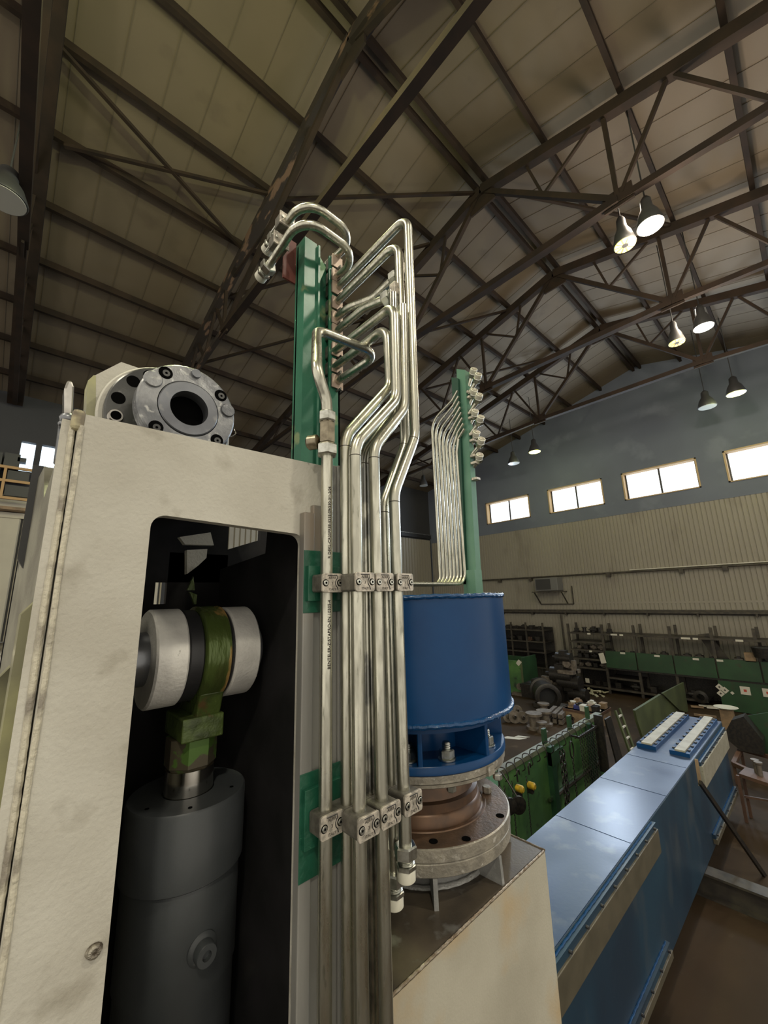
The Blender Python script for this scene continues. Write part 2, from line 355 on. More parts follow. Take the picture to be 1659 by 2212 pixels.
# trusses
TZ = 9.86
def truss(x, label, P=5.95, rust=False, w=.16):
    t = thing('roof_truss', label, 'roof truss', (x,WY-.2,9.4), 'steel roof trusses'); top = .22
    def c(y): return (x, y, rz(y)-.20-top/2)
    mm = 'trussrust' if rust else 'truss'
    MB().beam(c(RY), c(WY-.1), w, top).build('top_chord', mm, t); MB().beam(c(RY), c(-8.3), w, top).build('top_chord', mm, t)
    for sg in (1,-1):
        Py = RY+sg*(P-RY); E = WY-.2 if sg > 0 else -8.2; p = (x,Py,TZ)
        MB().beam(p, (x,RY+sg*.12,RZ-.42), .09, .10).build('inner_web', 'truss', t)
        MB().beam(p, (x,E,rz(E)-.42), .10, .12).build('bottom_chord', mm, t)
        n = 4 if abs(E-Py) > 6 else 2
        b = MB(); my = RY+sg*(P-RY)*.5; mid = ((RY+.12*sg)+Py)/2; mz = (RZ-.42+TZ)/2
        b.beam(p, c(Py), .07, .07); b.beam((x,mid,mz), c(RY+sg*1.0), .05, .05); b.beam((x,mid,mz), c(Py-sg*.1), .05, .05)
        for i in range(n):
            y1 = Py+(E-Py)*(i+1)/(n+1); y2 = Py+(E-Py)*(i+.5)/(n+1); z1 = TZ+(rz(E)-.42-TZ)*(i+1)/(n+1); z0 = TZ+(rz(E)-.42-TZ)*i/(n+1)
            b.beam((x,y1,z1), c(y2), .06, .06); b.beam((x,Py+(E-Py)*i/(n+1),z0), c(y2), .06, .06)
        b.build('web_bar', 'truss', t)
        MB().box((x-.02,Py-.22,TZ-.12),(x+.02,Py+.22,TZ+.2)).build('gusset', 'truss', t)
    MB().box((x-.02,RY-.3,RZ-.75),(x+.02,RY+.3,RZ-.25)).build('ridge_gusset', 'truss', t)
    MB().beam((x,RY+(P-RY),TZ), (x,RY-(P-RY),TZ), .15, .13).build('tie_beam', 'truss', t)
    return t
truss(-.62, 'wide dark roof truss at the far left of the picture', 8.5, w=.34)
truss(2.9, 'flaking brown roof truss passing behind the green post', 8.5, True, .2)
truss(6.5, 'roof truss between the near flaking one and the lit lamps')
truss(10.0, 'roof truss above the lower lit lamp, second from the gable')
truss(13.5, 'farthest roof truss, nearest the windowed gable wall')
MB0 = MB().beam((13.5,5.95,TZ),(13.5,13.9,TZ),.05,.05)
tag(MB0.build('tie_rod', 'truss'), 'thin horizontal tie rod under the farthest roof truss', 'tie rod')
for a, c, l in (((-.55,6.2),(2.85,7.5),'thin roof bracing bar falling to the right, left of the green post'), ((-.3,7.5),(2.85,6.2),'thinner roof bracing bar crossing the other one, left of the green post'),
              ((3.0,6.2),(6.4,3.7),'bracing bar across the roof above the bent pipes'), ((3.0,8.8),(6.4,5.0),'bracing bar in the roof behind the tall pipes'),
              ((3.0,11.4),(6.4,7.5),'low bracing bar seen between green post and round flange'), ((6.6,8.8),(9.9,5.0),'bracing bar in the third roof bay, left of the ridge'),
              ((10.1,8.8),(13.4,5.0),'bracing bar in the last roof bay by the gable'), ((6.6,3.4),(9.9,.9),'bracing bar right of the ridge near the lit lamp')):
    b = MB().beam((a[0],a[1],rz(a[1])-.26),(c[0],c[1],rz(c[1])-.26),.06,.06)
    tag(b.build('bracing_bar', 'truss'), l, 'bracing bar', 'roof bracing bars')
# ------------------------------------------------------------------ high-bay lamps
def lamp(p, m, label, r=.26, on=0, col=(1,.9,.7), ringed=False, upw=0):
    x, y, z = p; t = thing('high_bay_lamp', label, 'lamp', (x,y,z), 'hanging high-bay lamps')
    MB().lathe((x,y,z), (0,0,1), [(r,0),(r*1.02,.02),(r*.75,.22),(r*.45,.34),(r*.4,.5),(.04,.56)], 28).build('shade', 'lampbody', t)
    MB().lathe((x,y,z-.012), (0,0,1), [(r*.93,0),(r*.93,.01)], 28).build('lens', m, t)
    zt = rz(y)+.01
    MB().cyl((x,y,z+.55),(x,y,zt),.012,8).build('hanger', 'lampbody', t)
    if ringed:
        MB().lathe((x,y,z-.016), (0,0,1), [(r*.28,0),(r*.28,.004)], 20).build('dark_centre', 'lampbody', t)
        b = MB()
        for k in range(10):
            g = 2*PI*k/10; b.beam((x+math.cos(g)*r*.3,y+math.sin(g)*r*.3,z-.015),(x+math.cos(g)*r*.9,y+math.sin(g)*r*.9,z-.015),.016,.006)
        b.build('reflector_rib', 'wood', t)
    if upw: light('roof_fill_light', 'POINT', (x+.22,y+.1,z+.62), upw, col, .12)  # extra light added outside the shade so the roof glows
    if on: light('lamp_light', 'POINT', (x,y,z-.1), on, col, .2)
    return t
def lz(px, py, z=9.3): return W(px, py, 'z', z)
lamp(lz(1405,488), 'lamp_on', 'brightly lit high-bay lamp, the larger and higher of the two glaring ones', .19, 260, (1,.84,.66), upw=70)
lamp(lz(1520,707), 'lamp_on', 'lit high-bay lamp, smaller and lower of the two glaring ones', .19, 260, (1,.84,.66), upw=70)
lamp(lz(1350,529), 'lamp_yellow', 'yellow ringed high-bay lamp just below the higher glaring lamp', .17, ringed=True)
lamp(lz(1462,740), 'lamp_yellow', 'yellow ringed high-bay lamp just below the lower glaring lamp', .17, ringed=True)
lamp(lz(1590,850), 'lamp_yellow', 'yellow-green glowing high-bay lamp above the rightmost windows', .24, 60, (.9,1,.5))
lamp(lz(1155,976), 'lamp_yellow', 'yellow-green glowing high-bay lamp above the first window', .24, 60, (.9,1,.5))
lamp(lz(1528,879), 'lamp_off', 'unlit pale high-bay lamp beside the rightmost yellow one', .25)
lamp(lz(1110,1001), 'lamp_off', 'unlit pale high-bay lamp beside the yellow one near the green post', .25)
lamp(lz(915,1049,9.2), 'lamp_off', 'small distant high-bay lamp seen between the pipe groups', .22)
lamp(W(480,-190,'z',10.0), 'lamp_on', 'lit high-bay lamp overhead, just above the top edge', .27, 420, (.93,1,.50), upw=75)
lamp(Vector((-3.2,1.9,9.6)), 'lamp_on', 'added unseen high-bay fill lamp overhead to the left, out of frame', .27, 300, (1,.93,.75))  # this and the next two: unseen lamps added as fill light
lamp(Vector((-2.2,-3.5,9.4)), 'lamp_on', 'added unseen high-bay fill lamp behind the camera', .27, 420, (1,.93,.75))
lamp(Vector((3.4,-3.5,9.4)), 'lamp_on', 'added unseen high-bay fill lamp behind and right of the camera', .27, 380, (1,.93,.75))
lamp(W(8,430,'z',9.4), 'lamp_off', 'dim grey high-bay lamp at the left edge beside the truss', .27)
# ================================================================== THE MACHINE
def rrect(pts, r, n=6):
    """closed polygon with rounded corners"""
    pts = [Vector(p) for p in pts]; out = []; N_ = len(pts)
    for i in range(N_):
        a, b_, c = pts[i-1], pts[i], pts[(i+1)%N_]; u = (a-b_).normalized(); v = (c-b_).normalized(); ang = u.angle(v)
        t = r/math.tan(ang/2); o = b_+(u+v).normalized()*(r/math.sin(ang/2)); s0 = b_+u*t-o; s1 = b_+v*t-o; th = s0.angle(s1)
        for k in range(n+1):
            q = k/n; out.append(o+(s0*math.sin((1-q)*th)+s1*math.sin(q*th))/math.sin(th))
    return out
def dense(poly, n_each):
    out = []
    for i in range(len(poly)):
        a, b_ = Vector(poly[i]), Vector(poly[(i+1)%len(poly)])
        for k in range(n_each): out.append(a.lerp(b_, k/n_each))
    return out
fr = thing('steel_portal', 'large off-white primed steel frame with a tall cut-out, filling the left', 'machine frame', (.3,.9,0))
YP, TOPZ = .72, 3.888
def V3(x, y, z): return Vector((x, y, z))
inner = rrect([V3(.152,YP,.6), V3(.437,YP,.6), V3(.437,YP,3.735), V3(.152,YP,3.745)], .022)
outer = [V3(.042,YP,.25)]*7+[V3(.487,YP,.25)]*7+[V3(.487,YP,TOPZ+.01)]*7+[V3(.042,YP,TOPZ)]*7
MB().frame(outer, inner, (0,.022,0)).build('front_plate', 'primer', fr)
sd = MB()   # side plate running back, slightly toed-in
P0, P1 = V3(.038,.742,0), V3(.002,1.22,0)
def sp(t, z): p = P0.lerp(P1, t); return V3(p.x, p.y, z)
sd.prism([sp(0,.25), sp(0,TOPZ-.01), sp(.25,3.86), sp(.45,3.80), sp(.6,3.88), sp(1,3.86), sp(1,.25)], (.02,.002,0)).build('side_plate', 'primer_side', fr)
b = MB()
for zlo, zhi, t0 in ((3.05,3.62,.16),(3.15,3.5,.62),(2.2,2.95,.25)):
    p = sp(t0,0); b.prism([V3(p.x-.018,p.y,zlo),V3(p.x-.018,p.y,zhi-.03),V3(p.x+.004,p.y,zhi),V3(p.x+.004,p.y,zlo)], (-.002,.03,0))
b.build('side_rib', mat('yellowed_rib', (.40,.39,.20), .4, .2, (.26,.25,.15), 9), fr)
b = MB(); p = sp(.75,0); b.prism([V3(p.x-.012,p.y,3.70),V3(p.x-.012,p.y,3.90),V3(p.x+.01,p.y,3.90),V3(p.x+.01,p.y,3.66)], (0,.03,0))
b.build('side_bracket', 'lampbody', fr)
# weld seam down the left edge: little ripples
v = []; b = MB(); zs = [TOPZ-.02-.006*i for i in range(330)]
pts = [V3(.046+.0003*math.sin(i*2.2)+.0008*math.sin(i*.13), .7185, z) for i, z in enumerate(zs)]
b.tube(pts, .0034, 8)
pts = [V3(.036+.0003*math.sin(i*1.9)+.0010*math.sin(i*.09), .727, z) for i, z in enumerate(zs)]
b.tube(pts, .0042, 8); b.build('weld_seam', 'weld', fr)
MB().box((.023,.727,.3),(.040,.742,TOPZ-.012)).build('edge_bar', 'primer', fr)
MB().box((.033,.716,TOPZ-.028),(.050,.735,TOPZ+.006)).build('corner_weld_tab', mat('burnt_weld', (.20,.17,.12), .5, .3, (.45,.40,.25), 40), fr, bevel=.006)
b = MB(); c0 = W(203,2053,'y',YP-.001); b.ball(c0, .010, 14, (1,.5,.8))
for k in range(14): g = k*2.4; b.ball(c0+Vector((math.cos(g)*.005,-.003,math.sin(g)*.005)), .0035, 8)
b.build('weld_blob', mat('weld_burn', (.10,.08,.06), .35, .4, (.4,.37,.3), 90), fr)
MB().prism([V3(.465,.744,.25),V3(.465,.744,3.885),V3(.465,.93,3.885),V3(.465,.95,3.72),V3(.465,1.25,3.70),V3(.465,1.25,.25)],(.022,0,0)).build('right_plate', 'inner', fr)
MB().box((.062,.744,3.862),(.465,1.25,3.872)).build('shade_lid', 'inner', fr)  # unseen lid added to keep light out of the cut-out
# back plate with two windows
bk = MB()
YB = 1.25
bk.box((.0,YB,.25),(.33,YB+.02,3.60)); bk.box((.0,YB,3.66),(.487,YB+.02,3.745)); bk.box((.40,YB,.25),(.62,YB+.02,3.745))
wq = [W(495,1134,'y',YB), W(563,1150,'y',YB), W(560,1166,'y',YB), W(491,1187,'y',YB)]
xa, xb = wq[0].x, wq[1].x
bk.box((.0,YB,3.745),(xa,YB+.02,3.9)); bk.box((xb,YB,3.70),(.80,YB+.02,3.9)); bk.prism([V3(xa,YB,3.745),V3(xa,YB,wq[3].z),V3(xb,YB,wq[2].z),V3(xb,YB,3.745)],(0,.02,0)) if wq[3].z>3.745 else None
lq0, lq1 = W(333,1292,'y',YB), W(362,1252,'y',YB)
bk.box((.0,YB,3.60),(lq0.x,YB+.02,3.66)); bk.box((lq1.x,YB,3.60),(.40,YB+.02,3.745)); bk.box((.33,YB,.25),(.40,YB+.02,3.60))
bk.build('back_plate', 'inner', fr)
b = MB(); q = [W(x,y,'y',1.12) for x,y in ((388,1160),(455,1150),(462,1178),(400,1176))]; b.prism(q, (0,.02,0))
q = [W(x,y,'y',1.12) for x,y in ((404,1188),(448,1186),(446,1205),(428,1222),(404,1240))]; b.prism(q, (0,.02,0))
b.build('inner_gusset', 'primer', fr)
b = MB(); q = [W(x,y,'y',1.1) for x,y in ((418,1245),(421,1275),(405,1275))]; b.prism(q,(0,.01,0)); q = [W(x,y,'y',1.1) for x,y in ((410,1278),(426,1285),(424,1305),(420,1306))]; b.prism(q,(0,.01,0))
b.build('inner_tip', 'castgreen', fr)
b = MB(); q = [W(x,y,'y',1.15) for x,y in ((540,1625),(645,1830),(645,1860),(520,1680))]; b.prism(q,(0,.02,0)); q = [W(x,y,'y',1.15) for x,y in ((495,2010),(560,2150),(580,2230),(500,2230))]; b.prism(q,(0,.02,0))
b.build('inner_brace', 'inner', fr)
# lifting lug at the back left corner
t = thing('lifting_lug', 'small upright steel lug on the frame\'s back left corner', 'lug', tuple(W(145,905,'y',1.05)))
q = [W(x,y,'y',1.05) for x,y in ((139,905),(139,838),(146,820),(156,822),(161,835),(158,905))]
MB().prism(q, (0,.05,0)).build('lug_plate', 'bright', t, bevel=.004); b = MB(); b.ball(W(150,905,'y',1.05),.013,12,(1.4,1,1)); b.ball(W(132,915,'y',1.05),.006,12); b.build('weld', 'darkmetal', t)
q = [W(x,y,'y',1.06) for x,y in ((118,990),(130,900),(156,905),(150,960),(135,1010))]; MB().prism(q,(0,.04,0)).build('lug_foot','darkmetal',t)
# chamfered bracket behind the flange
t = thing('chamfered_bracket', 'off-white chamfered bracket plate standing behind the flange discs', 'bracket', tuple(W(230,930,'y',.95)))
q = [W(x,y,'y',.95) for x,y in ((205,940),(203,812),(262,782),(300,795),(330,940))]
MB().prism(q, (0,.03,0)).build('bracket_plate', 'primer', t)
q = [W(x,y,'y',.949) for x,y in ((183,940),(190,822),(203,810),(207,812),(207,860),(203,940))]; MB().prism(q,(0,.05,0)).build('bracket_edge', mat('lime_edge', (.42,.41,.22), .45, .1, (.30,.29,.2), 12), t)
# round flange coupling on top
t = thing('flange_coupling', 'two-stage round steel flange with a big dark bore, lying over the frame top', 'flange', (.21,.84,3.89))
fc = V3(.2165,.80,3.983)
def ring(c, ax, r0, r1, h, bev=.003, seg=64):
    return MB().lathe(c, ax, [(r0,h),(r0,0),(r1-bev,0),(r1,bev),(r1,h)], seg, True, True)
AX = (0,1,0)
ring(fc, AX, .058, .0925, .034).build('front_flange', 'scratched', t)
ring(fc+V3(0,-.003,0), AX, .036, .0565, .03, .002).build('bore_ring', 'darkmetal', t)
ring(fc+V3(0,.03,0), AX, .040, .058, .10).build('neck', 'darkmetal', t)
MB().lathe(fc+V3(0,.032,0), AX, [(.0395,0),(.0395,.06)], 40).build('bore_shade_disc', 'void', t)  # black plug put in as the shade deep in the bore
f2 = fc+V3(-.008,.085,0); ring(f2, AX, .055, .122, .022).build('rear_flange', 'rearsteel', t)
ring(f2+V3(0,.021,0), AX, .06, .132, .015).build('collar_ring', 'primer', t)
def on(c, r, deg, dy): return c+V3(math.cos(math.radians(deg))*r, dy, math.sin(math.radians(deg))*r)
for a_ in (128,40,225,318): # counterbored screws
    c = on(fc,.078,a_,-.0006); MB().lathe(c, AX, [(.0128,0),(.0128,.002)], 20).build('counterbore', 'void', t)
    MB().lathe(c+V3(.001,-.0012,-.001), AX, [(.0025,.003),(.0025,0),(.0068,0),(.0068,.003)], 18, True, True).build('socket_screw', 'rearsteel', t)
for a_, r_ in ((150,.0165),(15,.0145)):
    c = on(fc,.079,a_,-.004); MB().lathe(c, AX, [(r_*.9,0),(r_,.002),(r_,.006)], 28).build('plug', 'scratched', t)
c = on(fc,.080,85,-.006); MB().lathe(c, AX, [(.0088,0),(.0095,.001),(.0095,.008)], 24).build('plug', 'darkmetal', t)
for a_ in (168,140,120):
    c = on(f2,.103,a_,-.0006); MB().lathe(c, AX, [(.0125,0),(.0125,.002)], 20).build('counterbore', 'void', t)
c = on(f2,.105,192,-.014); MB().lathe(c, AX, [(.012,0),(.0135,.003),(.0135,.02)], 24).build('bolt_head', 'bright', t)
MB().lathe(c+V3(0,-.0008,0), AX, [(.009,0),(.009,.002)], 20).build('bolt_recess', 'void', t)
b = MB(); c = W(497,930,'y',.83)
b.tube([c+V3(math.cos(g)*.012,.004*math.sin(3*g),math.sin(g)*.014) for g in [2*PI*k/20 for k in range(21)]], .0012, 6); b.build('wire_loop', 'bright', t)
# ------------------------------------------------------------------ pivot pin and eye
PY, PZ = .985, 3.489
t = thing('pivot_bearing', 'pale grey round bosses on a horizontal pin inside the frame cut-out', 'pivot', (.33,PY,PZ))
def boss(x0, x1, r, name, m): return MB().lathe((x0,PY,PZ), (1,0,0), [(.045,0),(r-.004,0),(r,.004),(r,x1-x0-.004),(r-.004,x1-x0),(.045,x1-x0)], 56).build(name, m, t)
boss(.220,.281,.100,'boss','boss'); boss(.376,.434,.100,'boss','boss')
boss(.281,.313,.096,'rubber_seal','black'); boss(.367,.376,.097,'rubber_seal','black')
MB().lathe((.185,PY,PZ),(1,0,0),[(.050,0),(.054,.004),(.054,.04)],40).build('pin_head','darkmetal',t)
MB().lathe((.434,PY,PZ),(1,0,0),[(.058,0),(.054,.025)],40).build('pin_end','darkmetal',t)
MB().lathe((-.06,PY,PZ+.02),(1,0,0),[(.030,0),(.034,.003),(.034,.02),(.031,.021),(.031,.024),(.034,.026),(.034,.06)],32).build('pin_nose','bright',t)
t = thing('rod_eye', 'olive green rod eye with oily rust streaks and a hexagonal foot', 'rod eye', (.34,PY,3.30))
MB().lathe((.313,PY,PZ),(1,0,0),[(.055,0),(.100,0),(.104,.003),(.104,.051),(.100,.054),(.055,.054)],56).build('eye_ring','eyering',t)
b = MB(); b.prism([V3(.315,PY-.072,3.415),V3(.315,PY+.072,3.415),V3(.315,PY+.052,3.36),V3(.315,PY-.052,3.36)], (.050,0,0)); b.build('eye_neck','castgreen',t,bevel=.004)
b = MB().box((.288,PY-.060,3.322),(.372,PY+.060,3.368)); b.build('eye_block','castgreen',t,bevel=.003)
MB().lathe((.328,PY,3.262),(0,0,1),[(.046,0),(.051,.006),(.051,.060)],8,False).build('hex_foot', mat('dirty_hex', (.10,.085,.055), .4, .3, (.10,.19,.04), 14, .52, .54), t)
t = thing('hydraulic_cylinder', 'dark grey hydraulic cylinder standing upright inside the frame cut-out', 'hydraulic cylinder', (.333,PY,.3))
MB().lathe((.328,PY,3.20),(0,0,1),[(.048,0),(.048,.062)],48).build('rod','chrome',t)
MB().lathe((.328,PY,3.085),(0,0,1),[(.112,0),(.114,.002),(.114,.126),(.111,.130),(.05,.130),(.05,.125)],72).build('head_cap','cyl',t)
b = MB().lathe((.328,PY,.31),(0,0,1),[(.104,0),(.104,2.60),(.1075,2.606),(.1075,2.765),(.105,2.774)],72); b.build('barrel','cyl',t)
b = MB()
for a_ in (200,255,320):
    g = math.radians(a_); b.lathe((.328+.09*math.cos(g),PY+.09*math.sin(g),3.2145),(0,0,1),[(.004,0),(.004,.0012)],14)
b.build('pin_hole','void',t)
pd = (W(440,1940,'y',.885)-V3(.333,PY,0)); pd.z = 0; pd.normalize(); pc = V3(.333,PY,2.985)+pd*.104
MB().lathe(pc,pd,[(.028,-.01),(.026,.004),(.020,.009)],32).build('port_weld', 'cyl', t)
MB().lathe(pc,pd,[(.008,.018),(.008,.026),(.017,.026),(.0185,.024),(.0185,0)],32).build('port_plug','cyl',t)
# ------------------------------------------------------------------ column carrying the pipes
t = thing('pipe_column', 'grey steel channel column behind the straight pipes with green paint patches', 'column', (.47,.72,0))
b = MB().box((.4265,.700,.2),(.452,.7195,3.78)); b.box((.452,.706,.2),(.487,.7195,3.80)); b.box((.4885,.706,.2),(.512,.742,3.90)); b.box((.512,.700,.2),(.535,.742,3.90)); b.box((.535,.71,.2),(.66,.742,2.77))
b.build('channel','column',t,bevel=.002)
b = MB()
b.box((.4262,.6985,3.575),(.536,.7005,3.70)); b.box((.432,.690,3.598),(.53,.700,3.668)); b.box((.4255,.6985,3.12),(.536,.7005,3.29)); b.box((.431,.690,3.17),(.53,.700,3.265))
b.build('green_patch','greenweld',t,bevel=.001)
b = MB().box((.53,.690,3.61),(.66,.700,3.652)); b.box((.53,.690,3.198),(.66,.700,3.242)); b.build('rail_strip','clampbody',t)
# ------------------------------------------------------------------ clamps
def clamp(cx, yf, cz, yb, label, num='3', group='pipe clamps on the column'):
    t = thing('pipe_clamp', label, 'pipe clamp', (cx,yb,cz-.018), group)
    hw, hh = .024, .0185
    pl = rrect([V3(cx-hw,yf,cz-hh),V3(cx+hw,yf,cz-hh),V3(cx+hw,yf,cz+hh),V3(cx-hw,yf,cz+hh)], .005, 4)
    MB().prism(pl,(0,.005,0)).build('cover_plate','clamp',t,bevel=.0008)
    pl = rrect([V3(cx-hw+.001,yf+.005,cz-hh+.001),V3(cx+hw-.001,yf+.005,cz-hh+.001),V3(cx+hw-.001,yf+.005,cz+hh-.001),V3(cx-hw+.001,yf+.005,cz+hh-.001)], .005, 4)
    n = 1 if yb-yf < .06 else 2; dy = (yb-yf-.005)/n
    for k in range(n):
        MB().prism([p+V3(0,k*dy,0) for p in pl],(0,dy-.0012,0)).build('clamp_body','clampbody',t,bevel=.001)
    for s in (-1,1):
        c = V3(cx+s*.0168,yf,cz)
        MB().lathe(c+V3(0,-.0004,0),AX,[(.0068,0),(.0068,.001)],24).build('bolt_recess','void',t)
        MB().lathe(c+V3(0,-.0022,0),AX,[(.0022,.002),(.0022,0),(.0048,0),(.0053,.0006),(.0053,.002)],20,True,True).build('bolt_head','zinc',t)
    arc = [V3(cx-.011,yf-.0002,cz+.0145),V3(cx+.010,yf-.0002,cz+.0145)]+[V3(cx+.0168+math.cos(g)*.0105,yf-.0002,cz+math.sin(g)*.0105) for g in [math.radians(125+k*12) for k in range(10)]]+[V3(cx+.0125,yf-.0002,cz-.0145)]
    MB().tube(arc,.0009,6).build('groove','black',t)
    text('AERR',.0075,face_y(cx-.001,yf,cz+.0098),'ink',t); text(num,.0075,face_y(cx-.001,yf,cz-.001),'ink',t); text('ITALY',.0065,face_y(cx-.001,yf,cz-.0125),'ink',t)
    return t
PX = [.4625,.5045,.5575,.6165]
ord_ = ['leftmost','second from left','third from left','rightmost']; nums = ['3','3','6','1']
for row, cz in (('upper',3.632),('lower',3.215)):
    for i in range(4):
        yf = .650 if i == 0 else .600
        clamp(PX[i], yf, cz, .690, '%s pipe clamp of the %s row, %s' % (ord_[i], row, 'holding one lone pipe' if i == 0 else 'grey plate with two round bolts'), nums[i], 'clamps of the %s row' % row)
# ------------------------------------------------------------------ pipes
R0 = .0125; YF, YR, Y1 = .627, .662, .672
def pipe(pts, label, rad=.05, r=R0, m='pipe', group='bent steel pipes on the column', name='hydraulic_pipe', marks=(), n=8):
    f = fillet(pts, rad, n); o = MB().tube(f, r, 20).build(name, m); tag(o, label, 'pipe', group)
    for p in marks:
        b = MB(); p = Vector(p); i = min(range(1,len(f)-1), key=lambda j: (f[j]-p).length); d = (f[i+1]-f[i-1]).normalized()
        b.lathe(f[i]-d*.0009, d, [(r+.0003,0),(r+.0003,.0018)], 20); b.build('marker_line','ink',o)
    return o
def nut(c, d, r, h): return MB().lathe(Vector(c),d,[(r*.88,0),(r,h*.12),(r,h*.88),(r*.88,h)],6,False)
def end_fitting(p, d, label, s=1.0, cat='fitting', group=None):
    """union nut, threaded body and pale protective cap, pointing along d from p"""
    p, d = Vector(p), Vector(d).normalized(); t = thing('pipe_fitting', label, cat, tuple(p), group)
    nut(p,d,.0225*s,.023*s).build('union_nut','zinc',t)
    MB().lathe(p+d*.023*s,d,[(.0165*s if k%2 else .0145*s,.0015*s*k) for k in range(7)],20).build('thread','zinc',t)
    nut(p+d*.032*s,d,.020*s,.008*s).build('hex_body','zinc',t)
    MB().lathe(p+d*.040*s,d,[(.0165*s,0),(.0175*s,.002*s),(.0175*s,.018*s),(.0155*s,.020*s),(.013*s,.0195*s),(.012*s,.016*s)],28).build('end_cap','white',t)
    return t
XR = .685; YE = 1.0
zrow = [4.744,4.688,4.638,4.578,4.521,4.470,4.401,4.341,4.286]
# P7 / P6
pipe([(PX[3],YF,3.128),(PX[3],YF,3.835),(.697,YF,3.995),(.709,YF,zrow[2]+.045),(XR+.004,YE,zrow[2])], 'front pipe of the rightmost clamp, the tallest, arching back to the green post', [0,.09,.09,.040,0], marks=[(.70,YF,3.985),(PX[3],YF,3.80)])
pipe([(PX[3],YR,3.070),(PX[3],YR,3.815),(.697,YR,3.985),(.703,YR,zrow[3]+.04),(XR,YE,zrow[3])], 'rear pipe of the rightmost clamp, second tallest arch', [0,.09,.09,.045,0], marks=[(.70,YR,3.98),(PX[3],YR,3.72)])
end_fitting((PX[3],YF,3.138),(0,0,-1),'zinc fitting with pale cap hanging just right of the pipes, the higher one')
end_fitting((PX[3],YR,3.080),(0,0,-1),'zinc fitting with pale cap half hidden behind the pipes, the lower one')
# P3 / P2
pipe([(PX[1],YF,.2),(PX[1],YF,3.925),(.636,YF,4.075),(.640,YF,zrow[6]-.055),(XR,YE,zrow[6])], 'front pipe of the second clamp, bending right and arching at mid height', [0,.07,.07,.045,0], marks=[(PX[1],YF,3.90)])
pipe([(PX[1],YR,.2),(PX[1],YR,3.955),(.650,YR,4.13),(.646,YR,zrow[7]-.035),(XR,YE,zrow[7])], 'rear pipe of the second clamp, with the lowest right-hand arch', [0,.07,.06,.05,0], marks=[(PX[1],YR,3.92)])
# P5 / P4
pipe([(PX[2],YF,.2),(PX[2],YF,3.93),(.663,YF,4.06),(.672,YF,4.36)], 'front pipe of the third clamp, rising hidden behind the tall pair', [0,.07,.07,0], marks=[(PX[2],YF,3.90)])
pipe([(PX[2],YR,.2),(PX[2],YR,3.925),(.663,YR,4.06),(.672,YR,4.42)], 'rear pipe of the third clamp, dark-mottled', [0,.07,.07,0], m='pipe_dark', marks=[(PX[2],YR,3.90)])
# wavy branch pipes from the post
e1 = W(852,602,'y',.70); e2 = W(836,645,'y',.70)
pipe([(XR,YE,zrow[4]),(XR,.88,zrow[4]),(e1.x-.0,.80,zrow[4]+.0),tuple(e1)], 'upper wavy branch pipe from the green post to a nut behind the tall pipes', .12)
pipe([(XR,YE,zrow[5]),(XR,.88,zrow[5]),(e2.x,.80,zrow[5]),tuple(e2)], 'lower wavy branch pipe from the green post, ending in a nut', .12)
for e, l, m_ in ((e1,'upper grey union nut and tee behind the tall pipes','zinc'), (e2,'lower grey union nut and tee behind the tall pipes','zinc')):
    t = thing('union_tee', l, 'fitting', tuple(e)); d = Vector((.1,-1,.05)).normalized()
    nut(e-d*.012,d,.0215,.026).build('union_nut','zinc',t); MB().lathe(e+d*.014,d,[(.014,0),(.016,.004),(.014,.008),(.016,.012),(.014,.02)],18).build('thread','zinc',t)
    MB().box(tuple(e+d*.034-V3(.016,.012,.016)),tuple(e+d*.034+V3(.016,.012,.022))).build('tee_body','clamp',t,bevel=.003)
# P1 : straight pipe with valve body and loop
zn1 = W(705,985,'y',Y1).z; zn2 = W(705,890,'y',Y1).z
o = pipe([(PX[0],Y1,.2),(PX[0],Y1,zn1+.02)], 'lone straight pipe of the leftmost clamp with printed lettering')
def up_text(s, size, x, y, z0): return text(s,size,face_y(x,y,z0,PI/2),'ink',o,'printed_lettering',.0003)
up_text('R DEKL-CR35FREE-E235-09/230-3/1-2/26',.0088,PX[0]-.0015,Y1-.0132,3.756)
up_text('BENTELER-ZISTAPRO-EN 10305-4',.0088,PX[0]-.0015,Y1-.0132,3.535)
t = thing('valve_fitting', 'tarnished hexagonal valve body between two zinc nuts on the lone pipe', 'fitting', (PX[0],Y1,zn1))
nut((PX[0],Y1,zn1),(0,0,1),.0225,.026).build('lower_nut','zinc',t)
MB().lathe((PX[0],Y1,zn1+.026),(0,0,1),[(.015,0),(.018,.004),(.018,.048),(.015,.052)],6,False).build('valve_body','brass',t)
nut((PX[0],Y1,zn2-.024),(0,0,1),.0195,.024).build('upper_nut','zinc',t)
MB().cyl((PX[0],Y1,zn2-.034),(PX[0],Y1,zn2-.02),.0145).build('threaded_neck','brass',t)
MB().lathe((PX[0]-.012,Y1+.012,zn1+.034),(-.5,.8,0),[(.009,0),(.016,.004),(.016,.024),(.012,.028)],24).build('side_plug','brass',t)
zl = 4.296; ca = W(684,712,'z',zl); cb = W(818,765,'z',zl)
pa = W(684,800,'y',Y1-.01)
pipe([(PX[0],Y1,zn2-.01),(PX[0]-.002,Y1,zn2+.03),tuple(pa),tuple(ca),tuple(cb),(XR,YE,zrow[8])], 'short looping pipe above the valve, swinging across the green post', [0,.06,.16,.045,.04,0], n=10)
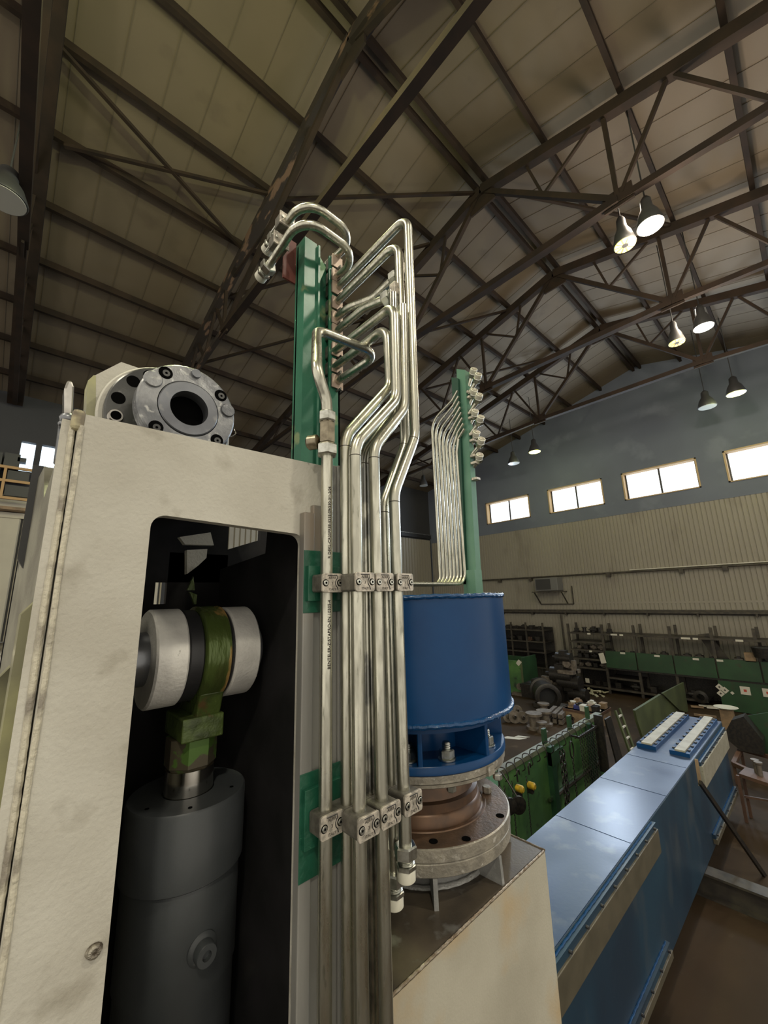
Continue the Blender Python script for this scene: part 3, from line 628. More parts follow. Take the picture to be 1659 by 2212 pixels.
# ------------------------------------------------------------------ near green post and its clamps
t = thing('mounting_post', 'tall dark green channel post behind the frame, carrying a ladder of pipe clamps', 'post', (.62,.95,0))
b = MB()
b.box((.560,.952,1.0),(.566,1.0,4.765)); b.box((.606,.935,1.0),(.613,.985,4.755)); b.box((.560,.985,1.0),(.70,.992,4.755)); b.box((.560,.945,1.0),(.606,.952,4.765))
b.box((.660,.950,1.0),(.702,.957,4.760)); b.box((.696,.950,1.0),(.702,.992,4.760))
b.build('channel','post',t)
b = MB().prism([V3(.611,.949,4.74),V3(.645,.949,4.70),V3(.611,.949,4.60)],(0,.004,0)); b.prism([V3(.611,.984,4.48),V3(.648,.984,4.44),V3(.648,.984,4.40),V3(.611,.984,4.44)],(0,-.004,0))
b.build('paint_chip', mat('pale_paint', (.24,.42,.24), .4), t)
MB().box((.515,1.0,4.62),(.560,1.006,4.78)).build('bracket_plate','redprimer',t)
for i, z in enumerate(zrow):
    t = thing('pipe_clamp', '%s clamp from the top on the right edge of the tall green post' % OR[i], 'pipe clamp', (XR,.96,z-.02), 'clamps on the tall green post')
    MB().box((XR-.018,.945,z-.022),(XR+.020,.985,z+.022)).build('clamp_body','clampbody',t,bevel=.003)
    MB().box((XR+.020,.943,z-.024),(XR+.0245,.987,z+.024)).build('cover_plate','clamp',t,bevel=.001)
    MB().box((XR-.018,.941,z-.024),(XR+.0245,.9455,z+.024)).build('side_plate',mat('pinkish_plate', (.42,.32,.25), .45, .3) if i==0 else bpy.data.materials['pinkish_plate'],t,bevel=.001)
    b = MB()
    for s in (-1,1): b.cyl((XR+.004,.925,z+s*.030),(XR+.004,1.0,z+s*.030),.0035,10)
    b.build('stud','clampbody',t)
# two loops over the post top
ends = []
for i, (rc, lc, z, lab) in enumerate((((750,478),(650,440),zrow[0]+.03,'upper'), ((757,530),(648,470),zrow[1]-.002,'lower'))):
    a_ = W(*rc,'z',z); c_ = W(*lc,'z',z); y_ = (a_.y+c_.y)/2
    A_ = V3(XR+.01,y_,z); C_ = V3(c_.x,y_,z); e = V3(c_.x-.005,1.03,z-.01-.03*i)
    pipe([(XR,YE,z),tuple(A_),tuple(C_),tuple(e)], '%s of the two pipes looping round the top of the green post' % lab, [0,.075,.075,0], n=12)
    ends.append(e)
    t = thing('pipe_clamp', '%s clamp left of the green post top, plate seen edge-on' % lab, 'pipe clamp', (c_.x,.95,z-.02), 'clamps left of the post top')
    cx = c_.x-.003
    MB().box((cx-.024,.945,z-.020),(cx+.024,.98,z+.020)).build('clamp_body','clampbody',t,bevel=.003); MB().box((cx-.026,.940,z-.022),(cx+.026,.945,z+.022)).build('cover_plate','clamp',t,bevel=.001)
    b = MB()
    for s in (-1,1): b.cyl((cx+s*.018,.935,z),(cx+s*.018,1.01,z),.004,10)
    b.build('stud','zinc',t)
    end_fitting(e-V3(0,.02,0),(-.06,1,-.12),'%s capped fitting at the far left of the looping pipes' % lab,1.1)
# ------------------------------------------------------------------ white box with blue rotary drum
BX = dict(x0=.10+.56, x1=1.357, y0=.745, y1=1.345, zt=2.80)
t = thing('machine_box', 'off-white welded steel box with a brown bare top, carrying the blue drum', 'box', (1.0,1.05,0))
MB().box((BX['x0'],BX['y0'],.0),(BX['x1'],BX['y1'],2.794)).build('box_body','boxside',t)
MB().box((BX['x0'],BX['y0']+.006,2.794),(BX['x1']-.006,BX['y1']-.006,2.80)).build('top_plate','boxtop',t)
b = MB()
e0 = [(BX['x0']+i*.006, BX['y0']+.001+.0006*math.sin(i*1.7), 2.799) for i in range(int((BX['x1']-BX['x0'])/.006))]
b.tube(e0,.0035,8); e0 = [(BX['x1']-.001+.0006*math.sin(i*1.7), BX['y0']+i*.006, 2.799) for i in range(100)]; b.tube(e0,.0035,8)
b.build('edge_weld', mat('rusty_weld', (.20,.15,.10), .35, .5, (.38,.33,.26), 50, bump=.6, bscale=200), t)
AC = V3(1.109,1.045,0)
b = MB()
ang0 = math.atan2(-AC.y, -AC.x)
for deg in (-131,-87,-43,0,45,90,135,180):
    g = math.radians(deg); u = V3(math.cos(g),math.sin(g),0); n_ = V3(-u.y,u.x,0)*.006; c = AC
    q = [c+u*.20+V3(0,0,2.80), c+u*.292+V3(0,0,2.80), c+u*.288+V3(0,0,2.868), c+u*.20+V3(0,0,2.868)]
    MB().prism([p-n_ for p in q], n_*2).build('gusset','greypart',t)
MB().lathe(AC+V3(0,0,2.80),(0,0,1),[(.215,0),(.205,.006),(.205,.07)],64).build('stub_tube','greypart',t)
b = MB(); b.tube([AC+V3(math.cos(g)*.213,math.sin(g)*.213,2.803+.001*math.sin(40*g)) for g in [2*PI*k/120 for k in range(121)]],.007,8); b.build('ring_weld',mat('white_weld',(.5,.5,.48),.4,.3,None,bump=.8,bscale=150),t)
MB().lathe(AC+V3(0,0,2.868),(0,0,1),[(.284,0),(.286,.002),(.286,.030),(.283,.0335)],96).build('lower_disc','cast',t)
# slewing pedestal
t = thing('flanged_pedestal', 'rusty brown flanged neck with bolt holes between the box and the blue drum', 'pedestal', tuple(AC+V3(0,0,2.902)))
MB().lathe(AC+V3(0,0,2.9025),(0,0,1),[(.286,0),(.288,.002),(.288,.031),(.285,.0335)],96).build('base_flange','cast',t)
MB().lathe(AC+V3(0,0,2.936),(0,0,1),[(.2835,0),(.2835,.0008)],96).build('flange_top','rusty',t)
MB().lathe(AC+V3(0,0,2.9366),(0,0,1),[(.215,0),(.213,.003),(.207,.003),(.205,.0005),(.200,.002),(.196,.030),(.190,.036),(.190,.060),(.178,.064),(.172,.10),(.165,.105),(.165,.14)],96).build('neck','rustneck',t)
for (px, py) in ((1080,1762),(1007,1812)):
    c = W(px,py,'z',2.9368); MB().lathe(c,(0,0,1),[(.0125,0),(.0125,.0008)],24).build('bolt_hole','void',t)
for deg in (200,230,180):
    g = math.radians(deg); c = AC+V3(math.cos(g)*.252,math.sin(g)*.252,2.9368); MB().lathe(c,(0,0,1),[(.0125,0),(.0125,.0008)],24).build('bolt_hole','void',t)
c = W(1052,1712,'z',2.937); nut(c,(0,0,1),.0155,.020).build('bolt_head','cast',t)
MB().lathe(AC+V3(0,0,3.052),(0,0,1),[(.195,0),(.200,.003),(.200,.022)],96).build('inner_collar','cast',t)
MB().lathe(AC+V3(0,0,3.076),(0,0,1),[(.278,0),(.284,.004),(.285,.012),(.280,.0135),(.287,.015),(.287,.034)],96).build('silver_ring','cast',t)
for (px,py,z) in ((975,1706,3.064),(1075,1680,3.064)):
    c = W(px,py,'z',z); nut(c-V3(0,0,.004),(0,0,1),.014,.016).build('bolt_head','zinc',t)
c = W(1060,1668,'z',3.09); d = (c-AC); d.z = 0; d.normalize(); e_ = AC+d*.287; MB().beam(e_+V3(0,0,3.083),e_+V3(0,0,3.108),.03,.012).build('stop_block','cast',t)
# blue drum
t = thing('blue_drum', 'glossy blue round drum with a bolted window ring at its foot', 'drum', tuple(AC+V3(0,0,3.111)))
MB().lathe(AC+V3(0,0,3.111),(0,0,1),[(.288,0),(.291,.003),(.291,.020),(.288,.024),(.165,.024)],96).build('foot_flange','blue',t)
MB().lathe(AC+V3(0,0,3.13),(0,0,1),[(.17,0),(.17,.12)],64).build('inner_tube','blue',t)
MB().lathe(AC+V3(0,0,3.238),(0,0,1),[(.165,0),(.315,0),(.3235,.010),(.3235,.36),(.316,.368),(.30,.369)],96).build('shell','blue',t)
MB().lathe(AC+V3(0,0,3.130),(0,0,1),[(.283,.09),(.283,.111),(.290,.111),(.290,.09)],96,True,True).build('window_rim','blue',t)
def cylhit(px, py, r):
    d = ray(px,py); a = d.x**2+d.y**2; b_ = -2*(d.x*AC.x+d.y*AC.y); c_ = AC.x**2+AC.y**2-r*r; k = (-b_-math.sqrt(b_*b_-4*a*c_))/(2*a); return CAM+d*k
hh_ = cylhit(906,1600,.288); gr_ = math.degrees(math.atan2(hh_.y-AC.y,hh_.x-AC.x))
for deg in [gr_+45*k for k in range(8)]:
    g = math.radians(deg); u = V3(math.cos(g),math.sin(g),0); n_ = V3(-u.y,u.x,0)*.007
    q = [AC+u*.165+V3(0,0,3.133), AC+u*.288+V3(0,0,3.133), AC+u*.288+V3(0,0,3.24), AC+u*.165+V3(0,0,3.24)]
    MB().prism([p-n_ for p in q], n_*2).build('rib','blue',t,bevel=.003)
for (r_, z_, w_) in ((.322,3.600,.0075),(.3235,3.248,.008)):
    b = MB()
    b.tube([AC+V3(math.cos(g)*(r_+.0006*math.sin(150*g)),math.sin(g)*(r_+.0006*math.sin(150*g)),z_+.0008*math.sin(57*g)+.0008*math.sin(11*g)) for g in [2*PI*k/420 for k in range(421)]],w_,8)
    b.build('weld_bead','blueweld',t)
for (px,py) in ((977,1650),(1070,1612),(880,1650)):
    c = W(px,py,'z',3.136); d = c-AC; d.z = 0; d.normalize(); c = AC+d*.245+V3(0,0,3.136)
    n1 = MB().lathe(c,(0,0,1),[(.026,0),(.026,.004)],24).build('washer','zinc',t); nut(c+V3(0,0,.004),(0,0,1),.0225,.024).build('hex_nut','zinc',n1)
    MB().lathe(c+V3(0,0,.028),(0,0,1),[(.013,0)]+[(.013 if k%2 else .0118,.0025*k+.001) for k in range(7)]+[(.010,.019)],18).build('bolt_end','zinc',n1)
# ------------------------------------------------------------------ far post with thin pipes
XP = 1.92
pts_ = [(937,),(946,),(955,),(964,),(973,),(981,),(989,),(996,)]
def WX(px,py,x=XP): return W(px,py,'x',x)
n8 = 8
for i in range(n8):
    f_ = i/(n8-1)
    bt = WX(941+f_*55, 1246); y_ = bt.y; zb = 3.668
    yv = WX(943+f_*52,1100).y
    ztop = WX(932+f_*60, 915+f_*60).z if i else WX(932,912).z
    tgt = WX(976+f_*14, 866+f_*82)      # where it meets the post
    far = V3(XP, tgt.y-.05, tgt.z+ .05)
    pts = [(.72+.01*i, yv-.0, zb),(XP-.02,yv,zb),(XP,yv,ztop),tuple(tgt),tuple(far)]
    pts = [(.90,yv,zb),(XP,yv,zb),(XP,yv,ztop),tuple(tgt),tuple(far)]
    pipe(pts, 'thin vertical pipe rising behind the blue drum, %s from the left' % OR[i], [0,.07,.12,.01,0], .0088, group='thin pipes rising behind the blue drum')
t = thing('far_mounting_post', 'pale green double post rising behind the blue drum, studded with capped fittings', 'post', (1.95,1.25,0))
def qx(pts, x): return [W(px,py,'x',x) for px,py in pts]
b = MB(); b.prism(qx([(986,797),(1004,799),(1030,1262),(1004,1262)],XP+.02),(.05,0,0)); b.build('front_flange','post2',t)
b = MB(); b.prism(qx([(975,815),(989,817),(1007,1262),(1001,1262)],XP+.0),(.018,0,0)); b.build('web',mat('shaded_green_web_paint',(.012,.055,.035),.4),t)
pb = W(1000,1275,'x',XP); b = MB(); q = [W(1004,1240,'x',XP+.02),W(1030,1240,'x',XP+.02)]; b.box((XP,q[1].y,1.0),(XP+.07,q[0].y,q[0].z+.02)); b.build('lower_leg','post2',t)
caps = [(1024,797),(1034,808),(1025,842),(1036,852),(1027,887),(1039,900),(1030,933),(1041,948),(1037,982)]
for i, (px,py) in enumerate(caps):
    x_ = XP+.04-.015*(i%2); e = W(px,py,'x',x_); d = Vector((-.42,-.62,.45)).normalized(); s_ = 1.15
    ft = thing('pipe_fitting', 'pale capped fitting on the far green post, %s from the top' % OR[i], 'fitting', tuple(e), 'capped fittings on the far post')
    st = V3(e.x+.02, W(1008,py+40,'x',e.x).y, e.z-.085)
    MB().tube([st, e-d*.05],.0125,14).build('stub','pipe',ft)
    nut(e-d*.056,d,.026,.03).build('union_nut','zinc',ft); MB().lathe(e-d*.026,d,[(.021,0),(.0225,.004),(.0225,.026),(.019,.028),(.017,.028),(.015,.024)],24).build('end_cap','white',ft); MB().lathe(e+d*.0035,d,[(.0145,0),(.0145,.0006)],20).build('cap_recess','clamp',ft)
    c = W(1009+i*2.2,py+50,'x',XP+.045); MB().box((c.x-.02,c.y-.022,c.z-.016),(c.x+.02,c.y+.022,c.z-.002)).build('clamp_plate','clamp',ft)
# ================================================================== BLUE BOOM SECTION
BY0, BY1, BZ0, BZ1, BXa, BXb = 1.545, 2.235, .27, 1.40, 1.9, 9.15
t = thing('boom_section', 'long blue box-section boom lying on the workshop floor behind the white box', 'boom', ((BXa+BXb)/2,1.89,BZ0))
MB().box((BXa,BY0,BZ0),(BXb,BY1,BZ1-.006)).build('boom_body','beamblue',t,bevel=.01)
MB().box((BXa,BY0+.004,BZ1-.006),(BXb,BY1-.004,BZ1)).build('top_skin','beamtop',t)
for x in (4.35,5.55,6.55): MB().box((x,BY0+.01,BZ1),(x+.02,BY1-.01,BZ1+.003)).build('cross_seam','beamtop',t)
def pad_side(x0, x1, z1, h, pm):
    MB().box((x0,BY0-.035,z1-.05),(x1,BY0,z1)).build('pad_ledge','beamblue',t)
    MB().box((x0,BY0-.05,z1-.05-h),(x1,BY0,z1-.05)).build('wear_pad',pm,t,bevel=.004)
    n = int((x1-x0)/.28)
    for k in range(n+1):
        x = x0+.08+k*(x1-x0-.16)/max(n,1); MB().cyl((x,BY0-.055,z1-.025),(x,BY0-.03,z1-.025),.011,8).build('pad_bolt','winmetal',t)
        MB().cyl((x,BY0-.03,z1-.07-h),(x,BY0,z1-.07-h),.012,8).build('pad_bolt','winmetal',t)
    b = MB(); b.tube([(x0+k*.03,BY0-.006+.002*math.sin(k*2.1),z1+.004) for k in range(int((x1-x0)/.03))],.008,6); b.build('pad_weld','blueweld',t)
pad_side(2.3,4.95,BZ1-.03,.20,'wearpad'); pad_side(7.1,9.1,BZ1-.07,.26,'wearpad2')
pad_side(2.3,4.85,BZ0+.17,.06,'wearpad'); pad_side(7.2,9.1,BZ0+.17,.06,'wearpad')
for (y0,y1) in ((BY1-.26,BY1-.02),(BY0+.04,BY0+.27)):
    MB().box((6.95,y0,BZ1),(9.05,y1,BZ1+.05)).build('pad_carrier',M['blue'],t)
    MB().box((6.96,y0+.05,BZ1+.05),(9.04,y1-.06,BZ1+.075)).build('wear_pad','wearpad2',t,bevel=.004)
    for k in range(10):
        x = 7.05+k*.21; MB().box((x,y0+.012,BZ1+.05),(x+.05,y0+.04,BZ1+.066)).build('pad_bolt','winmetal',t); MB().box((x,y1-.045,BZ1+.05),(x+.05,y1-.015,BZ1+.066)).build('pad_bolt','winmetal',t)
o = MB().box((6.55,-2.2,0),(6.75,2.6,.02)).box((6.63,-2.2,.02),(6.67,2.6,.24)).box((6.55,-2.2,.24),(6.75,2.6,.265)).build('support_girder','rack')
tag(o,'dark I-girder lying on the floor across and under the blue boom','girder')
o = MB().box((3.0,1.2,0),(3.2,2.6,.262)).build('support_girder','rack'); tag(o,'dark girder under the near end of the blue boom','girder')
p0 = W(1512,1690,'y',1.40); p1 = W(1668,1915,'y',1.10)
o = MB().beam(p0,p1+(p1-p0)*.25,.03,.05).build('slanting_bar','clutter'); tag(o,'dark bar slanting down to the right in front of the blue boom','bar')
p0 = W(1504,1640,'y',1.482); p1 = W(1513,1698,'y',1.482); o = MB().beam(p0,p1,.035,.02).build('wooden_batten','wood'); tag(o,'short yellowish wooden batten against the blue boom side','batten')
# ================================================================== WORKSHOP BACKGROUND
# green hook partition
FY = 3.6
t = thing('hook_partition', 'green sheet-metal partition with a top rail behind the blue boom', 'partition', (7.2,FY,0))
MB().box((3.0,FY,.05),(9.4,FY+.04,1.08)).build('sheet','fencegreen',t)
MB().box((3.0,FY-.02,1.06),(9.4,FY+.10,1.13)).build('top_rail',mat('worn_rail',(.13,.15,.09),.5,0,(.09,.09,.06),5),t)
for x in (5.2,6.9,8.55): MB().box((x,FY-.09,0),(x+.14,FY,1.10)).build('stiffener',mat('deep_green',(.012,.05,.022),.5),t)
MB().box((6.9,FY-.10,.82),(7.35,FY-.02,1.02)).build('hook_plate','shelfgreen',t)
for x in (6.9,7.9,8.75): MB().box((x,FY,1.1),(x+.1,FY+.05,1.36)).build('upright','shelfgreen',t)
MB().box((7.78,FY-.20,1.05),(8.66,FY-.17,1.085)).box((7.8,FY-.18,1.05),(7.83,FY+.02,1.08)).box((8.62,FY-.18,1.05),(8.65,FY+.02,1.08)).build('hanging_bar','clutter',t)
MB().box((6.8,FY-.05,.32),(9.2,FY-.01,.36)).build('low_rail','bright',t)
def hookp(x):
    o = MB().tube(fillet([(x,FY,1.09),(x,FY-.02,1.2),(x+.02,FY-.13,1.21),(x+.03,FY-.17,1.07),(x+.03,FY-.11,1.03)],.05,4),.008,6).build('wall_hook','clutter')
    tag(o,'%s bent rod hook along the green partition rail, counted from the drum' % OR[i],'hook','rod hooks on the green partition')
for i in range(16): hookp(4.95+i*.235)
def chain(x, y, z0, z1, s, label, gr='chains hanging on the green partition', name='hanging_chain', m='clutter'):
    b = MB(); z = z0; k = 0
    while z > z1:
        ax = Vector((1,0,0)) if k%2 else Vector((.3,1,0)).normalized()
        b.tube([V3(x,y,z)+ax*math.cos(g)*s*.55+V3(0,0,math.sin(g)*s) for g in [2*PI*q/10 for q in range(11)]],s*.2,5); z -= s*1.5; k += 1
    return tag(b.build(name,m),label,'chain',gr)
chain(5.55,FY-.15,1.0,.05,.02,'thin dark chain under the yellow hoist, left strand'); chain(5.95,FY-.15,.95,.1,.018,'thin pale chain under the yellow hoist, right strand')
chain(5.35,FY-.15,1.0,.3,.02,'thin chain nearest the brown flange'); chain(7.02,FY-.2,1.0,.02,.05,'thick-link chain beside the dark stiffener'); chain(7.12,FY-.2,1.0,.05,.05,'second thick-link chain beside the dark stiffener')
chain(7.5,FY-.17,.80,.2,.028,'slim chain hanging from an oval ring')
o = MB().tube([(7.5+math.cos(g)*.07,FY-.17,.94+math.sin(g)*.13) for g in [2*PI*q/16 for q in range(17)]],.012,6).build('oval_ring','clutter'); tag(o,'large oval lifting ring hanging on the green partition','ring')
for i in range(9): chain(7.85+i*.085,FY-.185,1.07,.1+.05*(i%3),.022,'%s chain in the dense dark row of sling chains, from the left' % OR[i],'dense row of sling chains')
for j,(x,l) in enumerate(((5.62,'yellow chain hoist, left of the pair on the green partition'),(5.95,'yellow chain hoist, right of the pair on the green partition'))):
    h_ = thing('chain_hoist', l, 'hoist', (x,FY-.15,.85)); MB().lathe((x,FY-.28,.92-.06*j),(0,1,0),[(.03,0),(.05,.02),(.05,.10),(.03,.12)],16).build('gear_case','yellow',h_)
    MB().tube(fillet([(x,FY-.2,1.0),(x-.01,FY-.2,1.12),(x+.05,FY-.2,1.16),(x+.06,FY-.2,1.08)],.03,4),.012,6).build('hook','clutter',h_); MB().box((x-.03,FY-.24,.76),(x+.03,FY-.16,.88)).build('chain_guide','clutter',h_)
for x,z,r_ in ((5.42,.80,.11),(5.2,.86,.10)):
    o = MB().lathe((x,FY-.32,z),(.5,1,0),[(r_*.5,0),(r_,.01),(r_,.05),(r_*.5,.06),(r_*.3,.08),(r_*.3,.1)],24).tube([(x+.02,FY-.28,z+r_-.02),(x+.02,FY-.15,1.05),(x+.02,FY-.06,1.145)],.012,6).build('pulley_block','clutter'); tag(o,'dark round pulley block hanging %s the yellow hoists' % ('just left of' if x>5.2 else 'farthest left of'),'pulley')
b = MB()
for i in range(5): b.box((8.72+i*.06,FY-.28+.03*i,.25),(8.76+i*.06,FY-.12,1.25-.05*i))
tag(b.build('lifting_tongs','clutter'),'bundle of dark flat lifting bars leaning on the partition','lifting gear')
o = MB().prism([(9.1,FY-.35,0),(9.45,FY-.35,0),(9.4,FY-.2,1.1),(9.1,FY-.2,1.1)],(0,.03,0)).build('dark_sheet','clutter'); tag(o,'black sheet leaning at the far end of the green hook partition','sheet')
la = thing('ladder','small olive ladder leaning beside the olive panel','ladder',(9.7,3.3,0))
for s in (0,.26): MB().beam((9.95+s,3.25,0),(10.1+s,3.55,1.05),.04,.05).build('rail','olive',la)
for k in range(5): z=.12+k*.2; MB().beam((9.95+z*.14,3.25+z*.28,z),(10.21+z*.14,3.25+z*.28,z),.03,.03).build('rung','paper',la)
for px in (0,): 
    o = MB().prism([W(1378,1560,'y',3.45),W(1372,1535,'y',3.45),W(1428,1500,'y',3.45),W(1466,1533,'y',3.45),W(1400,1625,'y',3.45)],(.02,.06,0)).build('olive_panel','olive'); tag(o,'large olive-green sheet standing beyond the hook partition, left part','panel')
    o = MB().prism([W(1431,1498,'y',3.4),W(1477,1474,'y',3.4),W(1488,1540,'y',3.4),W(1468,1534,'y',3.4)],(.02,.04,0)).build('olive_panel','olive'); tag(o,'folded end of the olive-green sheet, pointing up at its right','panel')
# racks along the gable wall
RX = 16.4
rk = thing('storage_rack','long brown steel storage rack along the gable wall with tall paired uprights','rack',(RX,3,0))
for y in (7.1,5.85,4.8,3.72,2.62,1.6,.5,-.7):
    for x in (RX,17.2): MB().box((x,y-.04,0),(x+.07,y+.04,2.42)).build('upright','rack',rk)
for z,ya,yb in ((2.04,-2,7.1),(1.72,5.85,7.1),(1.42,5.85,7.1),(1.10,5.85,7.1),(.78,5.85,7.1),(.14,3.0,7.1),(.52,4.8,5.85)):
    MB().box((RX-.02,ya,z),(RX+.05,yb,z+.06)).build('shelf_beam','rack',rk); MB().box((RX+.05,ya,z+.02),(17.3,yb,z+.05)).build('shelf','clutter',rk)
MB().box((17.25,2.7,.1),(17.3,7.1,1.0)).build('back_sheet','clutter',rk)
gb = thing('green_bin_row','long row of green fronted bins on the storage rack','bins',(RX-.1,2.5,.85))
for ya,yb in ((4.82,5.8),(3.74,4.78),(2.64,3.70),(1.62,2.60),(.5,1.58),(-.7,.46)): MB().box((RX-.10,ya,.92),(RX-.06,yb,1.5)).build('front_panel','shelfgreen',gb)
MB().box((RX-.06,-.7,.86),(17.2,5.8,.92)).build('tray','clutter',gb); MB().box((RX+.25,-.7,.92),(RX+.3,5.8,1.42)).build('back_panel','clutter',gb)
gc = thing('green_cabinet','green steel cabinet with hazard stickers at the right end of the racks','cabinet',(RX,.8,0))
MB().box((RX-.08,-1.8,.02),(RX+.6,2.66,.86)).build('cabinet_body','shelfgreen',gc)
for y in (1.35,.1,-1.0): MB().box((RX-.09,y,.04),(RX-.08,y+.02,.86)).build('door_gap','clutter',gc)
def sticker(px,py,s,m='paper',rot=45,par=None,l=None):
    c = W(px,py,'x',RX-.095); g = math.radians(rot); q = [c+V3(0,math.cos(g+k*PI/2)*s,math.sin(g+k*PI/2)*s) for k in range(4)]
    o = MB().prism(q,(-.004,0,0)).build('sticker',m,par)
    if m == 'paper' and s > .06: MB().prism([c+V3(-.006,math.cos(g+k*PI/2)*s*.3,math.sin(g+k*PI/2)*s*.3) for k in range(4)],(-.002,0,0)).build('sticker_symbol','redpaper' if rot else 'ink',o)
    return o
for px,py in ((1554,1484),(1566,1491),(1557,1498)): sticker(px,py,.10,'paper',0,gc)
sticker(1610,1492,.16,'paper',45,gc); sticker(1659,1497,.16,'paper',45,gc); sticker(1582,1497,.05,'paper',0,gc)
lab_n = 0
for px,py,w_ in ((1345,1411,.16),(1419,1417,.16),(1503,1424,.16),(1555,1427,.16)):
    c = W(px,py,'x',RX-.105); MB().box((c.x-.004,c.y-w_/2,c.z-.03),(c.x,c.y+w_/2,c.z+.03)).build('label_strip','paper',gb)
for px,py,w_ in ((1326,1371,.22),(1342,1372,.12),(1272,1369,.12),(1481,1379,.25),(1502,1380,.14),(1597,1384,.18),(1276,1407,.1)):
    c = W(px,py,'x',RX-.03); MB().box((c.x-.004,c.y-w_/2,c.z-.03),(c.x,c.y+w_/2,c.z+.03)).build('label_strip','paper',rk)
c = W(1300,1422,'x',RX-.12); o = MB().prism([c+V3(0,.10,.16),c+V3(0,-.08,.2),c+V3(0,-.14,-.15),c+V3(0,.04,-.19)],(-.004,0,0)).build('paper_sheet','paper'); tag(o,'white paper sheet hung on the left end of the green bins','paper')
c = W(1269,1470,'x',RX-.03); o = MB().box((c.x-.004,c.y-.07,c.z-.08),(c.x,c.y+.07,c.z+.08)).build('paper_sheet','paper'); tag(o,'small white paper on the lowest shelf of the rack','paper')
# goods on the rack
random.seed(3)
def item(p, kind, label, cat, m, s=1, gr=None):
    x,y,z = p
    if kind == 'spool': b = MB().lathe((x,y,z),(0,0,1),[(.11*s,0),(.11*s,.03*s),(.07*s,.04*s),(.07*s,.16*s),(.11*s,.17*s),(.11*s,.20*s)],18)
    elif kind == 'wheel': b = MB().lathe((x,y,z+.13*s),(-.7,-.7,.15),[(.03*s,-.06*s),(.06*s,-.06*s),(.06*s,-.02*s),(.13*s,-.02*s),(.13*s,.04*s),(.05*s,.04*s),(.03*s,.1*s)],20,True,True)
    elif kind == 'case': b = MB().box((x-.14*s,y-.10*s,z),(x+.14*s,y+.10*s,z+.18*s)).box((x-.15*s,y-.11*s,z+.15*s),(x+.15*s,y+.11*s,z+.20*s))
    elif kind == 'bracket': b = MB().box((x-.12*s,y-.1*s,z),(x+.12*s,y+.1*s,z+.04*s)).box((x-.02*s,y-.1*s,z),(x+.02*s,y+.1*s,z+.16*s)).cyl((x-.06*s,y,z+.12*s),(x+.06*s,y,z+.12*s),.05*s,14)
    elif kind == 'motor': b = MB().cyl((x,y-.14*s,z+.10*s),(x,y+.14*s,z+.10*s),.10*s,18).box((x-.08*s,y-.06*s,z),(x+.08*s,y+.06*s,z+.24*s)).cyl((x,y+.14*s,z+.10*s),(x,y+.22*s,z+.10*s),.025*s,10)
    return tag(b.build({'spool':'flanged_spool','wheel':'flange_casting','case':'storage_box','bracket':'steel_bracket','motor':'small_motor'}[kind],m),label,cat,gr)
for i,y in enumerate((6.9,6.6,6.25,6.05,5.7)):
    item((16.75,y,2.10),('bracket','spool','motor','spool','bracket')[i],'dark machine part on the rack top shelf, %s from the left' % OR[i],'machine part','clutter',.9,'parts on the top shelf')
for j,z in enumerate((1.48,1.16,.84,.20)):
    for i in range(4):
        item((16.7,6.85-i*.27,z),random.choice(['bracket','motor','case']),'dark part in the left rack bay, %s shelf down, %s from left' % (OR[j+1],OR[i]),'machine part',random.choice(['clutter','clutter','clutter2']),.7,'parts on the left rack bay')
for i in range(16):
    y = 5.6-i*.32; item((16.55,y,1.40),random.choice(['bracket','motor','bracket']),'dark fitting lying in the green bins, %s from the left' % OR[i],'machine part','clutter',.75,'fittings in the green bins')
for i in range(5): item((16.7,5.6-i*.55,.2),random.choice(['motor','case']),'part on the bottom shelf under the green bins, %s from the left' % OR[i],'machine part','clutter',.9,'parts under the green bins')
o = MB().lathe((16.35,3.15,.32),(-1,0,0),[(.10,0),(.19,.02),(.19,.12),(.10,.14)],24,True,True).build('tyre','clutter'); tag(o,'dark round tyre on the floor under the green bins','tyre')
c = W(1647,1408,'x',16.2); o = MB().lathe((c.x,c.y,c.z-.16),(0,0,1),[(.20,0),(.24,.28),(.22,.30)],24).build('black_bucket','clutter'); tag(o,'black bucket on the green cabinet at the right edge','bucket')
o = MB().prism([(16.9,3.05,2.15),(16.9,2.75,2.2),(16.9,2.2,1.1),(16.9,2.6,1.1)],(.04,0,0)).build('brown_board','rack'); tag(o,'brown board leaning behind the right racks','board')
c = W(1620,1420,'x',16.3); o = MB().box((c.x,c.y-.12,c.z-.13),(c.x+.2,c.y+.12,c.z+.12)).build('cardboard_carton','wood'); tag(o,'small brown carton beside the black bucket','carton')
# left rack and green cabinet next to the drum
rk = thing('short_rack','shorter dark rack beside the blue drum, by the gable wall','rack',(16.4,9.2,0))
for y in (8.15,8.9,9.6,10.6): MB().box((16.4,y-.03,0),(16.46,y+.03,2.42)).build('upright','rack',rk)
for z in (2.08,1.62,1.2,.6): MB().box((16.38,8.1,z),(16.44,11.2,z+.05)).build('shelf_beam','rack',rk); MB().box((16.44,8.1,z),(17.2,11.2,z+.03)).build('shelf','clutter',rk)
MB().box((17.2,8.1,.5),(17.25,11.2,2.2)).build('back_sheet','clutter',rk)
for i in range(5): item((16.7,8.4+i*.36,2.13),('bracket','case','motor','bracket','case')[i],'part on top of the short rack, %s from the right' % OR[i],'machine part','clutter',.8,'parts on the short rack')
for i in range(4): item((16.7,8.5+i*.4,1.66),('case','bracket','case','motor')[i],'part on the middle shelf of the short rack, %s from the right' % OR[i],'machine part','clutter' if i!=1 else 'brownsteel',.9,'parts on the short rack middle shelf')
gc = thing('green_bin','big green sheet-metal bin with a pale corner, right of the drum','bin',(14.6,8.6,0))
